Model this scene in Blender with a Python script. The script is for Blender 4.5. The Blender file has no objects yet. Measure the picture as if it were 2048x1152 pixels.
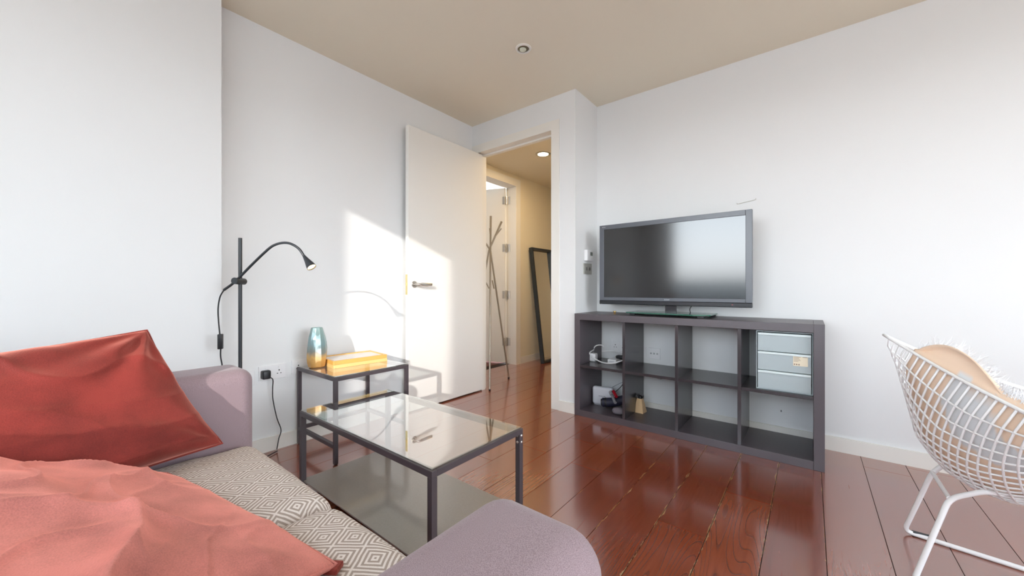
import bpy, bmesh, math, random
from mathutils import Vector, noise, Matrix

S = bpy.context.scene
COL = S.collection
rnd = random.Random(7)
PI = math.pi

# ---------------------------------------------------------------- camera
FPX = 755.0
YAW = math.atan(597 / FPX)
cd = bpy.data.cameras.new('camera')
cam = bpy.data.objects.new('camera', cd)
COL.objects.link(cam)
cam.location = (0, 0, 0.975)
cam.rotation_euler = (PI / 2, 0, YAW)
cd.sensor_width = 36
cd.lens = 36 * FPX / 2048
cd.shift_y = 2 / 2048
cd.clip_start = 0.02
S.camera = cam

# ---------------------------------------------------------------- exposure, world, sun, large lights
S.view_settings.view_transform = 'Standard'
S.view_settings.look = 'None'
S.view_settings.gamma = 1
S.view_settings.use_curve_mapping = False
S.view_settings.exposure = 0.10

W = bpy.data.worlds.new('world')
S.world = W
W.use_nodes = True
wn, wl = W.node_tree.nodes, W.node_tree.links
wn.clear()
wo = wn.new('ShaderNodeOutputWorld')
bg = wn.new('ShaderNodeBackground')
tc = wn.new('ShaderNodeTexCoord')
sep = wn.new('ShaderNodeSeparateXYZ')
cr = wn.new('ShaderNodeValToRGB')
wl.new(tc.outputs['Generated'], sep.inputs[0])
wl.new(sep.outputs['Z'], cr.inputs[0])
cr.color_ramp.elements[0].position = 0.0
cr.color_ramp.elements[0].color = (0.13, 0.13, 0.13, 1)
cr.color_ramp.elements[1].position = 0.05
cr.color_ramp.elements[1].color = (0.92, 0.97, 1.0, 1)
_e = cr.color_ramp.elements.new(0.16); _e.color = (0.84, 0.93, 1.0, 1)
_e = cr.color_ramp.elements.new(0.38); _e.color = (0.30, 0.345, 0.40, 1)
wl.new(cr.outputs[0], bg.inputs[0])
bg.inputs[1].default_value = 10.5
wl.new(bg.outputs[0], wo.inputs[0])

sd = bpy.data.lights.new('sun', 'SUN')
sd.energy = 2.9
sd.angle = math.radians(0.6)
sd.color = (1.0, 0.95, 0.88)
sun = bpy.data.objects.new('sun', sd)
COL.objects.link(sun)
sun.rotation_euler = Vector((-.413, .641, -.22)).to_track_quat('-Z', 'Y').to_euler()
sun.location = (4, -8, 4)

def area(name, loc, rot, sx, sy, energy, color, portal=False, spread=None):
    d = bpy.data.lights.new(name, 'AREA')
    d.shape = 'RECTANGLE'
    d.size, d.size_y = sx, sy
    d.energy = energy
    d.color = color
    if spread: d.spread = spread
    if portal: d.cycles.is_portal = True
    o = bpy.data.objects.new(name, d)
    COL.objects.link(o)
    o.location = loc
    o.rotation_euler = rot
    return o
# sky portal filling the window opening behind the camera (points into the room, +Y)
area('window_portal', (-0.525, -1.32, 1.82), (PI / 2, 0, PI), 2.75, 1.40, 1, (1, 1, 1), portal=True)
# unseen side lamp added to brighten the room (points to -X)
area('side_fill', (2.46, 1.0, 1.45), (PI / 2, 0, PI / 2), 2.6, 1.9, 2, (0.90, 0.96, 1.0))
# unseen lamp added in the window wall to brighten the television wall (points to +Y)
area('front_fill', (1.65, -1.22, 1.35), (PI / 2, 0, PI), 1.1, 2.0, 78, (0.92, 0.97, 1.0))
# unseen fill lamp added to light the room across the hall
area('far_room_fill', (-4.55, 4.6, 1.4), (PI / 2, 0, -PI / 2), 1.2, 1.6, 60, (0.95, 0.97, 1.0))

# ---------------------------------------------------------------- helpers
def s2l(c):
    return tuple(((v / 255 / 12.92) if v / 255 <= .04045 else ((v / 255 + .055) / 1.055) ** 2.4) for v in c) + (1,)

def P(m): return next(n for n in m.node_tree.nodes if n.type == 'BSDF_PRINCIPLED')

def mat(name, rgb, rough=0.5, metal=0.0, spec=0.5, bump=None, var=None, sheen=0, coat=0, emit=None):
    """rgb = sRGB 0..255; bump=(scale, strength, stretch xyz); var=(scale, amount)"""
    m = bpy.data.materials.new(name)
    m.use_nodes = True
    p = P(m)
    nt, L = m.node_tree.nodes, m.node_tree.links
    p.inputs['Base Color'].default_value = s2l(rgb)
    p.inputs['Roughness'].default_value = rough
    p.inputs['Metallic'].default_value = metal
    p.inputs['Specular IOR Level'].default_value = spec
    if sheen:
        p.inputs['Sheen Weight'].default_value = sheen
        p.inputs['Sheen Roughness'].default_value = 0.4
    if coat:
        p.inputs['Coat Weight'].default_value = coat
        p.inputs['Coat Roughness'].default_value = 0.1
    if emit:
        p.inputs['Emission Color'].default_value = s2l(emit[0])
        p.inputs['Emission Strength'].default_value = emit[1]
    t = nt.new('ShaderNodeTexCoord')
    if bump:
        mp = nt.new('ShaderNodeMapping')
        mp.inputs['Scale'].default_value = bump[2] if len(bump) > 2 else (1, 1, 1)
        L.new(t.outputs['Object'], mp.inputs[0])
        n = nt.new('ShaderNodeTexNoise')
        n.inputs['Scale'].default_value = bump[0]
        n.inputs['Detail'].default_value = 4
        L.new(mp.outputs[0], n.inputs['Vector'])
        b = nt.new('ShaderNodeBump')
        b.inputs['Strength'].default_value = bump[1]
        b.inputs['Distance'].default_value = 0.002
        L.new(n.outputs['Fac'], b.inputs['Height'])
        L.new(b.outputs[0], p.inputs['Normal'])
    if var:
        n2 = nt.new('ShaderNodeTexNoise')
        n2.inputs['Scale'].default_value = var[0]
        n2.inputs['Detail'].default_value = 5
        L.new(t.outputs['Object'], n2.inputs['Vector'])
        mx = nt.new('ShaderNodeMix'); mx.data_type = 'RGBA'
        c = s2l(rgb)
        a = var[1]
        mx.inputs['A'].default_value = tuple(v * (1 - a) for v in c[:3]) + (1,)
        mx.inputs['B'].default_value = tuple(min(1, v * (1 + a)) for v in c[:3]) + (1,)
        L.new(n2.outputs['Fac'], mx.inputs['Factor'])
        L.new(mx.outputs['Result'], p.inputs['Base Color'])
    return m

class B:
    """collects shapes in world coordinates and links them as ONE mesh object"""
    def __init__(s): s.bm = bmesh.new()
    def box(s, x0, x1, y0, y1, z0, z1, bev=0.0, seg=2, rz=0, piv=None):
        r = bmesh.ops.create_cube(s.bm, size=1)
        vs = r['verts']
        bmesh.ops.scale(s.bm, vec=(abs(x1 - x0), abs(y1 - y0), abs(z1 - z0)), verts=vs)
        bmesh.ops.translate(s.bm, vec=((x0 + x1) / 2, (y0 + y1) / 2, (z0 + z1) / 2), verts=vs)
        if rz:
            c = piv or ((x0 + x1) / 2, (y0 + y1) / 2, 0)
            bmesh.ops.rotate(s.bm, verts=vs, cent=c, matrix=Matrix.Rotation(rz, 3, 'Z'))
        if bev:
            es = list({e for v in vs for e in v.link_edges})
            bmesh.ops.bevel(s.bm, geom=es, offset=bev, segments=seg, affect='EDGES', profile=0.5)
        return s
    def tube(s, pts, r, seg=10, closed=False, cap=True):
        pts = [Vector(p) for p in pts]
        n = len(pts)
        rs = r if isinstance(r, (list, tuple)) else [r] * n
        rings = []
        prev = None
        for i, p in enumerate(pts):
            if closed: d = pts[(i + 1) % n] - pts[i - 1]
            elif i == 0: d = pts[1] - pts[0]
            elif i == n - 1: d = pts[-1] - pts[-2]
            else: d = (pts[i + 1] - pts[i]).normalized() + (pts[i] - pts[i - 1]).normalized()
            d.normalize()
            if prev is None:
                a = Vector((0, 0, 1)) if abs(d.z) < .9 else Vector((1, 0, 0))
                u = d.cross(a).normalized()
            else:
                u = (prev - d * prev.dot(d)).normalized()
            prev = u
            v = d.cross(u)
            rings.append([s.bm.verts.new(p + (u * math.cos(2 * PI * k / seg) + v * math.sin(2 * PI * k / seg)) * rs[i]) for k in range(seg)])
        m = n if closed else n - 1
        for i in range(m):
            a, b = rings[i], rings[(i + 1) % n]
            for k in range(seg):
                s.bm.faces.new((a[k], a[(k + 1) % seg], b[(k + 1) % seg], b[k]))
        if cap and not closed:
            s.bm.faces.new(rings[0][::-1]); s.bm.faces.new(rings[-1])
        return s
    def lathe(s, prof, c=(0, 0, 0), seg=32, axis=None, wob=None):
        """prof = [(radius, height)], axis = direction of height"""
        ax = Vector(axis).normalized() if axis else Vector((0, 0, 1))
        q = Vector((0, 0, 1)).rotation_difference(ax)
        c = Vector(c)
        rings = []
        for j, (r, h) in enumerate(prof):
            ring = []
            for k in range(seg):
                t = 2 * PI * k / seg
                rr = max(r, 1e-5) * (wob(t, h) if wob else 1)
                ring.append(s.bm.verts.new(c + q @ Vector((rr * math.cos(t), rr * math.sin(t), h))))
            rings.append(ring)
        for i in range(len(prof) - 1):
            for k in range(seg):
                s.bm.faces.new((rings[i][k], rings[i][(k + 1) % seg], rings[i + 1][(k + 1) % seg], rings[i + 1][k]))
        s.bm.faces.new(rings[0][::-1]); s.bm.faces.new(rings[-1])
        return s
    def bar(s, a, b, w, h=None, up=(0, 0, 1)):
        """rectangular bar from a to b"""
        a, b = Vector(a), Vector(b)
        h = h or w
        d = (b - a).normalized()
        u = d.cross(Vector(up))
        if u.length < 1e-4: u = d.cross(Vector((1, 0, 0)))
        u.normalize(); v = u.cross(d)
        q = [(-1, -1), (1, -1), (1, 1), (-1, 1)]
        A = [s.bm.verts.new(a + u * w / 2 * i + v * h / 2 * j) for i, j in q]
        Bv = [s.bm.verts.new(b + u * w / 2 * i + v * h / 2 * j) for i, j in q]
        s.bm.faces.new(A[::-1]); s.bm.faces.new(Bv)
        for k in range(4): s.bm.faces.new((A[k], A[(k + 1) % 4], Bv[(k + 1) % 4], Bv[k]))
        return s
    def poly(s, pts, off):
        """prism: polygon pts extruded by off"""
        off = Vector(off)
        a = [s.bm.verts.new(Vector(p)) for p in pts]
        b = [s.bm.verts.new(Vector(p) + off) for p in pts]
        n = len(a)
        s.bm.faces.new(a[::-1]); s.bm.faces.new(b)
        for k in range(n): s.bm.faces.new((a[k], a[(k + 1) % n], b[(k + 1) % n], b[k]))
        return s
    def grid(s, fn, nu, nv, close=False):
        g = [[s.bm.verts.new(fn(i / nu, j / nv)) for j in range(nv + 1)] for i in range(nu + 1)]
        for i in range(nu):
            for j in range(nv):
                s.bm.faces.new((g[i][j], g[i + 1][j], g[i + 1][j + 1], g[i][j + 1]))
        return g
    def build(s, name, m, parent=None, smooth=False, origin=None):
        bmesh.ops.recalc_face_normals(s.bm, faces=s.bm.faces[:])
        if parent is not None: o0 = Vector(parent['_o'])
        elif origin is not None: o0 = Vector(origin)
        else:
            vs = [v.co for v in s.bm.verts]
            o0 = Vector(((min(v.x for v in vs) + max(v.x for v in vs)) / 2, (min(v.y for v in vs) + max(v.y for v in vs)) / 2, min(v.z for v in vs)))
        bmesh.ops.translate(s.bm, vec=-o0, verts=s.bm.verts[:])
        me = bpy.data.meshes.new(name)
        s.bm.to_mesh(me); s.bm.free()
        if smooth:
            for p in me.polygons: p.use_smooth = True
            if smooth != 'all':
                try: me.set_sharp_from_angle(angle=math.radians(smooth if smooth is not True else 40))
                except Exception: pass
        me.materials.append(m)
        o = bpy.data.objects.new(name, me)
        COL.objects.link(o)
        if parent is not None: o.parent = parent
        else: o.location = o0
        o['_o'] = tuple(o0)
        return o

def thing(name, label, cat, loc, group=None):
    o = bpy.data.objects.new(name, None)
    o.empty_display_size = 0.05
    COL.objects.link(o)
    o.location = loc
    o['_o'] = tuple(loc)
    return tag(o, label, cat, group)

def tag(o, label, cat, group=None):
    o['label'] = label; o['category'] = cat
    if group: o['group'] = group
    return o

def struct(o, label=None):
    o['kind'] = 'structure'
    if label: o['label'] = label
    return o

def smooth_path(pts, n=8):
    """Catmull-Rom through pts"""
    p = [Vector(q) for q in pts]
    p = [p[0] * 2 - p[1]] + p + [p[-1] * 2 - p[-2]]
    out = []
    for i in range(1, len(p) - 2):
        for k in range(n):
            t = k / n
            a, b, c, d = p[i - 1], p[i], p[i + 1], p[i + 2]
            out.append(0.5 * ((2 * b) + (c - a) * t + (2 * a - 5 * b + 4 * c - d) * t * t + (3 * b - a - 3 * c + d) * t ** 3))
    out.append(p[-2])
    return out

def glass(name, tint, ior=1.5, extra=0.0, rough=0.0):
    """thin pane: transparent with Fresnel reflection, so sunlight passes"""
    m = bpy.data.materials.new(name)
    m.use_nodes = True
    n, L = m.node_tree.nodes, m.node_tree.links
    n.clear()
    out = n.new('ShaderNodeOutputMaterial')
    mix = n.new('ShaderNodeMixShader')
    tr = n.new('ShaderNodeBsdfTransparent'); tr.inputs[0].default_value = s2l(tint)
    gl = n.new('ShaderNodeBsdfGlossy'); gl.inputs['Roughness'].default_value = rough
    gl.inputs['Color'].default_value = (1, 1, 1, 1)
    # reflection grows towards grazing view; only the face turned to the viewer reflects
    fr = n.new('ShaderNodeLayerWeight'); fr.inputs[0].default_value = .5
    pw = n.new('ShaderNodeMath'); pw.operation = 'POWER'; pw.inputs[1].default_value = ior
    L.new(fr.outputs['Facing'], pw.inputs[0])
    ma = n.new('ShaderNodeMath'); ma.operation = 'MULTIPLY_ADD'; ma.inputs[1].default_value = .94; ma.inputs[2].default_value = extra
    L.new(pw.outputs[0], ma.inputs[0])
    ge = n.new('ShaderNodeNewGeometry')
    iv = n.new('ShaderNodeMath'); iv.operation = 'SUBTRACT'; iv.inputs[0].default_value = 1; L.new(ge.outputs['Backfacing'], iv.inputs[1])
    ad = n.new('ShaderNodeMath'); ad.operation = 'MULTIPLY'; ad.use_clamp = True
    L.new(ma.outputs[0], ad.inputs[0]); L.new(iv.outputs[0], ad.inputs[1])
    L.new(ad.outputs[0], mix.inputs[0]); L.new(tr.outputs[0], mix.inputs[1]); L.new(gl.outputs[0], mix.inputs[2])
    L.new(mix.outputs[0], out.inputs[0])
    return m

# ---------------------------------------------------------------- materials
M = {}
M['wall'] = mat('white_wall_paint', (234, 235, 236), 0.75, bump=(260, 0.05))
M['ceiling'] = mat('warm_tinted_ceiling', (238, 229, 210), 0.85, bump=(220, 0.05))  # cream tint stands in for warm light bounced up from the floor
M['hall'] = mat('warm_hall_paint', (235, 226, 205), 0.8)
M['trim'] = mat('white_gloss_trim', (238, 235, 229), 0.35)
M['door'] = mat('white_satin_door', (238, 236, 232), 0.32)
M['frame'] = mat('dark_brown_metal', (72, 64, 68), 0.42, spec=0.5)
M['black'] = mat('black_metal', (38, 42, 47), 0.35)
M['blackp'] = mat('black_plastic', (24, 24, 28), 0.4)
M['whitep'] = mat('white_plastic', (238, 238, 240), 0.35)
M['chrome'] = mat('brushed_steel', (200, 196, 190), 0.28, metal=1)
M['chair'] = mat('white_wire', (246, 246, 247), 0.35)
M['holes'] = mat('dark_hole', (20, 20, 20), 0.6)
M['glass'] = glass('clear_table_glass', (246, 250, 248), 1.8, 0.05)
M['mirror'] = mat('mirror_glass', (235, 235, 230), 0.02, metal=1)

def wood_floor():
    m = bpy.data.materials.new('red_brown_wood_boards')
    m.use_nodes = True
    n, L = m.node_tree.nodes, m.node_tree.links
    p = P(m)
    uv = n.new('ShaderNodeUVMap'); uv.uv_map = 'board'
    at = n.new('ShaderNodeAttribute'); at.attribute_name = 'tone'
    sx = n.new('ShaderNodeSeparateXYZ'); L.new(uv.outputs[0], sx.inputs[0])
    # per-board offset coordinates
    off = n.new('ShaderNodeMath'); off.operation = 'MULTIPLY'; off.inputs[1].default_value = 37.0
    L.new(at.outputs['Fac'], off.inputs[0])
    cb = n.new('ShaderNodeCombineXYZ')
    L.new(sx.outputs['X'], cb.inputs['X']); L.new(sx.outputs['Y'], cb.inputs['Y']); L.new(off.outputs[0], cb.inputs['Z'])
    # cathedral grain: rings distorted by slow noise
    mp = n.new('ShaderNodeMapping'); mp.inputs['Scale'].default_value = (5.5, 0.55, 1)
    L.new(cb.outputs[0], mp.inputs[0])
    wv = n.new('ShaderNodeTexNoise'); wv.inputs['Scale'].default_value = 1.1; wv.inputs['Detail'].default_value = 1
    L.new(mp.outputs[0], wv.inputs['Vector'])
    ml = n.new('ShaderNodeMath'); ml.operation = 'MULTIPLY'; ml.inputs[1].default_value = 30
    L.new(wv.outputs['Fac'], ml.inputs[0])
    fr = n.new('ShaderNodeMath'); fr.operation = 'FRACT'; L.new(ml.outputs[0], fr.inputs[0])
    rg = n.new('ShaderNodeValToRGB')
    e = rg.color_ramp.elements
    e[0].position = 0.0; e[0].color = (0.55, 0.50, 0.48, 1)
    e[1].position = 1.0; e[1].color = (1, 1, 1, 1)
    x = e.new(0.16); x.color = (0.93, .92, .92, 1)
    x = e.new(0.3); x.color = (0.96, .96, .96, 1)
    x = e.new(0.93); x.color = (0.9, .9, .9, 1)
    L.new(fr.outputs[0], rg.inputs[0])
    mp2 = n.new('ShaderNodeMapping'); mp2.inputs['Scale'].default_value = (34, 1.3, 1)
    L.new(cb.outputs[0], mp2.inputs[0])
    fn = n.new('ShaderNodeTexNoise'); fn.inputs['Scale'].default_value = 3; fn.inputs['Detail'].default_value = 5
    L.new(mp2.outputs[0], fn.inputs['Vector'])
    # base tone
    bc = n.new('ShaderNodeValToRGB')
    be = bc.color_ramp.elements
    be[0].position = 0.0; be[0].color = s2l((126, 52, 30))
    be[1].position = 1.0; be[1].color = s2l((176, 92, 54))
    tn = n.new('ShaderNodeMath'); tn.operation = 'MULTIPLY_ADD'; tn.inputs[1].default_value = 0.45; 
    L.new(at.outputs['Fac'], tn.inputs[0])
    t2 = n.new('ShaderNodeMath'); t2.operation = 'MULTIPLY_ADD'; t2.inputs[1].default_value = 0.4; t2.inputs[2].default_value = 0.03
    L.new(fn.outputs['Fac'], t2.inputs[0]); L.new(t2.outputs[0], tn.inputs[2])
    L.new(tn.outputs[0], bc.inputs[0])
    mu = n.new('ShaderNodeMix'); mu.data_type = 'RGBA'; mu.blend_type = 'MULTIPLY'; mu.inputs['Factor'].default_value = 1
    L.new(bc.outputs[0], mu.inputs['A']); L.new(rg.outputs[0], mu.inputs['B'])
    # chipped pale edges: distance from long edge (x in 0..width)
    wd = 0.1832
    a1 = n.new('ShaderNodeMath'); a1.operation = 'SUBTRACT'; a1.inputs[0].default_value = wd; L.new(sx.outputs['X'], a1.inputs[1])
    mi = n.new('ShaderNodeMath'); mi.operation = 'MINIMUM'; L.new(sx.outputs['X'], mi.inputs[0]); L.new(a1.outputs[0], mi.inputs[1])
    at2 = n.new('ShaderNodeAttribute'); at2.attribute_name = 'wear'
    cn = n.new('ShaderNodeTexNoise'); cn.inputs['Scale'].default_value = 12; cn.inputs['Detail'].default_value = 6; cn.inputs['Roughness'].default_value = .7
    L.new(cb.outputs[0], cn.inputs['Vector'])
    # chip if dist < (noise-0.5)*0.03*wear + .0012*wear
    c1 = n.new('ShaderNodeMath'); c1.operation = 'MULTIPLY_ADD'; c1.inputs[1].default_value = 0.036; c1.inputs[2].default_value = -0.0162
    L.new(cn.outputs['Fac'], c1.inputs[0])
    c2 = n.new('ShaderNodeMath'); c2.operation = 'MULTIPLY'; L.new(c1.outputs[0], c2.inputs[0]); L.new(at2.outputs['Fac'], c2.inputs[1])
    c3 = n.new('ShaderNodeMath'); c3.operation = 'LESS_THAN'; L.new(mi.outputs[0], c3.inputs[0]); L.new(c2.outputs[0], c3.inputs[1])
    # isolated chips
    vn = n.new('ShaderNodeTexNoise'); vn.inputs['Scale'].default_value = 14; vn.inputs['Detail'].default_value = 8; vn.inputs['Roughness'].default_value = .75
    L.new(cb.outputs[0], vn.inputs['Vector'])
    v1 = n.new('ShaderNodeMath'); v1.operation = 'MULTIPLY_ADD'; v1.inputs[1].default_value = 0.035; v1.inputs[2].default_value = 0.0
    L.new(at2.outputs['Fac'], v1.inputs[0])
    v2 = n.new('ShaderNodeMath'); v2.operation = 'ADD'; L.new(vn.outputs['Fac'], v2.inputs[0]); L.new(v1.outputs[0], v2.inputs[1])
    v3 = n.new('ShaderNodeMath'); v3.operation = 'GREATER_THAN'; v3.inputs[1].default_value = 0.79; L.new(v2.outputs[0], v3.inputs[0])
    mxx = n.new('ShaderNodeMath'); mxx.operation = 'MAXIMUM'; L.new(c3.outputs[0], mxx.inputs[0]); L.new(v3.outputs[0], mxx.inputs[1])
    chip = n.new('ShaderNodeMix'); chip.data_type = 'RGBA'
    chip.inputs['B'].default_value = s2l((184, 142, 100))
    L.new(mxx.outputs[0], chip.inputs['Factor']); L.new(mu.outputs['Result'], chip.inputs['A'])
    L.new(chip.outputs['Result'], p.inputs['Base Color'])
    # roughness
    rr = n.new('ShaderNodeMath'); rr.operation = 'MULTIPLY_ADD'; rr.inputs[1].default_value = 0.14; rr.inputs[2].default_value = 0.17
    L.new(fn.outputs['Fac'], rr.inputs[0]); L.new(rr.outputs[0], p.inputs['Roughness'])
    p.inputs['Specular IOR Level'].default_value = 1.0
    p.inputs['Coat Weight'].default_value = 1.0
    p.inputs['Coat IOR'].default_value = 1.95
    p.inputs['Coat Roughness'].default_value = .13
    b = n.new('ShaderNodeBump'); b.inputs['Strength'].default_value = 0.05; b.inputs['Distance'].default_value = 0.0005
    L.new(rg.outputs[0], b.inputs['Height']); L.new(b.outputs[0], p.inputs['Normal'])
    return m
M['floor'] = wood_floor()

# ---------------------------------------------------------------- floor (boards in one mesh)
def build_floor():
    bm = bmesh.new()
    uvl = bm.loops.layers.uv.new('board')
    tone = bm.faces.layers.float.new('tone'); wear = bm.faces.layers.float.new('wear')
    w = 0.1832; x00 = -0.5045
    fixed = {0: [1.632, 3.9], -2: [2.305, 0.55], 1: [2.064, 0.72], -3: [1.871, 3.4], 2: [0.9, 2.9], -1: [0.62, 3.1]}
    r = random.Random(3)
    y0, y1 = -1.4, 5.7
    for k in range(-14, 17):
        xa, xb = x00 + k * w, x00 + (k + 1) * w
        if xb < -3.15 or xa > 2.5: continue
        js = sorted(fixed.get(k, []) or [])
        if not js:
            s = y0 + r.uniform(.3, 1.9)
            while s < y1: js.append(s); s += 1.9
        js = [y0] + js + [y1]
        ww = {0: 1.0, 1: 1.0, -1: .9, 2: .8, -2: .6}.get(k, 0.1)
        for a, b in zip(js[:-1], js[1:]):
            g = 0.0013
            t = r.random()
            q = [(xa + g, a + g), (xb - g, a + g), (xb - g, b - g), (xa + g, b - g)]
            top = [bm.verts.new((x, y, 0)) for x, y in q]
            bot = [bm.verts.new((x, y, -0.004)) for x, y in q]
            fs = [bm.faces.new(top)] + [bm.faces.new((bot[i], bot[(i + 1) % 4], top[(i + 1) % 4], top[i])) for i in range(4)]
            for f in fs:
                f[tone] = t; f[wear] = ww
                for l in f.loops: l[uvl].uv = (l.vert.co.x - xa, l.vert.co.y)
    # dark bed under the joints
    v = [bm.verts.new(q) for q in ((-3.2, y0, -.004), (2.6, y0, -.004), (2.6, y1, -.004), (-3.2, y1, -.004))]
    f = bm.faces.new(v); f[tone] = 0
    for l in f.loops: l[uvl].uv = (.09, 0)
    v = [bm.verts.new(q) for q in ((-3.2, y0, -.05), (2.6, y0, -.05), (2.6, y1, -.05), (-3.2, y1, -.05))]
    f2 = bm.faces.new(v[::-1])
    for l in f2.loops: l[uvl].uv = (.09, 0)
    me = bpy.data.meshes.new('floor'); bm.to_mesh(me); bm.free()
    me.materials.append(M['floor'])
    bed = mat('dark_joint', (38, 20, 16), 0.9)
    me.materials.append(bed)
    me.polygons[len(me.polygons) - 2].material_index = 1
    o = bpy.data.objects.new('floor', me); COL.objects.link(o)
    struct(o, 'worn red-brown wooden floorboards running through the doorway')
build_floor()

# ---------------------------------------------------------------- room shell
ZC = 2.54
H2 = 2.44
YB = -1.30        # window wall behind the camera
XR = 2.40
def wallobj(name, boxes, m=None, label=None):
    b = B()
    for q in boxes: b.box(*q)
    return struct(b.build(name, m or M['wall']), label)
wallobj('wall_left', [(-2.72, -2.56, 0.612, 2.62, 0, ZC)], label='white wall behind the reading lamp')
wallobj('wall_left_front', [(-2.72, -2.44, YB, 0.612, 0, ZC)], label='white wall projecting beside the sofa')
wallobj('wall_door', [(-3.12, -2.52, 2.62, 2.74, 0, ZC), (-1.645, -1.44, 2.62, 3.12, 0, ZC), (-2.52, -1.645, 2.62, 2.74, 2.285, ZC)], label='white wall around the open doorway')
wallobj('wall_back', [(-1.44, XR + .15, 3.0, 3.12, 0, ZC)], label='white wall behind the television')
wallobj('wall_right', [(XR, XR + .15, YB, -0.3, 0, ZC), (XR, XR + .15, 2.3, 3.0, 0, ZC), (XR, XR + .15, -.3, 2.3, 0, .5), (XR, XR + .15, -.3, 2.3, 2.4, ZC)])
wallobj('wall_front', [(-2.72, -1.9, YB - .15, YB, 0, ZC), (.85, 1.1, YB - .15, YB, 0, ZC), (2.2, XR + .15, YB - .15, YB, 0, ZC), (1.1, 2.2, YB - .15, YB, 0, .3), (1.1, 2.2, YB - .15, YB, 2.4, ZC), (-1.9, .85, YB - .15, YB, 0, .08)])
b = B().box(-2.72, XR + .15, YB - .15, 3.12, ZC, ZC + .1)
struct(b.build('ceiling', M['ceiling']), 'ceiling of the living room, tinted warm for bounced light')
b = B().box(-4.7, -1.5, 2.62, 5.8, H2, ZC - .001)
cl2 = B().box(-3.12, -1.5, 2.74, 5.8, H2, H2 + .08)
struct(cl2.build('ceiling_hall', M['hall']), 'hall ceiling seen through the doorway')
b.bm.free()
# hall
wallobj('wall_hall_left', [(-3.12, -2.975, 2.74, 3.0, 0, H2), (-3.12, -2.975, 3.85, 5.7, 0, H2), (-3.12, -2.975, 3.0, 3.85, 2.31, H2)], M['hall'], 'warm white hall wall behind the leaning mirror')
wallobj('wall_hall_right', [(-1.645, -1.5, 3.12, 5.7, 0, H2)], M['hall'])
wallobj('wall_hall_end', [(-3.12, -1.5, 5.7, 5.8, 0, H2)], M['hall'])
# room beyond the hall
wallobj('wall_far_room', [(-4.7, -4.6, 2.7, 5.7, 0, H2 + .1), (-4.7, -3.12, 2.62, 2.7, 0, H2 + .1), (-4.7, -3.12, 5.7, 5.8, 0, H2 + .1)])
struct(B().box(-4.7, -3.12, 2.62, 5.8, H2 + .1, H2 + .2).build('ceiling_far_room', M['wall']))
struct(B().box(-4.7, -3.2, 2.62, 5.8, -.05, -.001).build('floor_far_room', mat('dark_red_carpet', (112, 72, 70), 0.9)), 'dark red floor in the room beyond the hall')

# window frames behind / beside the camera
def window(name, x0, x1, y0, y1, z0, z1, n):
    b = B()
    horiz = abs(x1 - x0) > abs(y1 - y0)
    f = .05
    if horiz:
        b.box(x0, x1, y0, y1, z0, z0 + f).box(x0, x1, y0, y1, z1 - f, z1)
        for i in range(n + 1):
            c = x0 + (x1 - x0 - f) * i / n
            b.box(c, c + f, y0, y1, z0 + f, z1 - f)
    else:
        b.box(x0, x1, y0, y1, z0, z0 + f).box(x0, x1, y0, y1, z1 - f, z1)
        for i in range(n + 1):
            c = y0 + (y1 - y0 - f) * i / n
            b.box(x0, x1, c, c + f, z0 + f, z1 - f)
    return struct(b.build(name, M['trim']))
window('added_window_front', 1.1, 2.2, YB - .1, YB - .05, .3, 2.4, 1)  # unseen window, added to go with the front fill lamp
w1 = window('window_1', -1.9, .85, YB - .1, YB - .05, .08, ZC - .01, 1)
fp = bpy.data.materials.new('frosted_diffuser'); fp.use_nodes = True
fp.node_tree.nodes.clear()
_o = fp.node_tree.nodes.new('ShaderNodeOutputMaterial'); _t = fp.node_tree.nodes.new('ShaderNodeBsdfTranslucent')
_t.inputs[0].default_value = (.62, .66, .68, 1); fp.node_tree.links.new(_t.outputs[0], _o.inputs[0])
struct(B().box(-1.85, .80, YB - .078, YB - .072, .13, 1.12).build('diffuser_pane', fp))  # unseen frosted pane, added to stop low sun and spread soft light
window('added_window_side', XR + .08, XR + .13, -.3, 2.3, .5, 2.4, 2)  # unseen window, added to go with the side fill lamp
# unseen blockers added outside to cut the sun to the strip seen on the left wall
blocker_mat = mat('pale_blocker', (205, 200, 192), 0.9)
struct(B().box(.02, .90, -4.4, -4.0, 0, 5.2).build('sun_blocker_left', blocker_mat))
struct(B().box(1.82, 9.0, -4.4, -4.0, 0, 5.2).build('sun_blocker_right', blocker_mat))

# baseboards
BB = .062
def base(name, q, label=None):
    return struct(B().box(*q).build(name, M['trim']), label)
base('baseboard_left', (-2.56, -2.546, .612, 2.62, 0, .085))
base('baseboard_left_front', (-2.44, -2.426, YB, .626, 0, .085))
base('baseboard_door', (-1.585, -1.428, 2.606, 2.62, 0, BB + .02))
base('baseboard_return', (-1.44, -1.428, 2.62, 2.986, 0, BB + .02))
base('baseboard_back', (-1.44, XR, 2.986, 3.0, 0, .085), 'white skirting board below the television wall')
base('baseboard_hall', (-2.975, -2.962, 3.93, 5.7, 0, .085))
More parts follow.
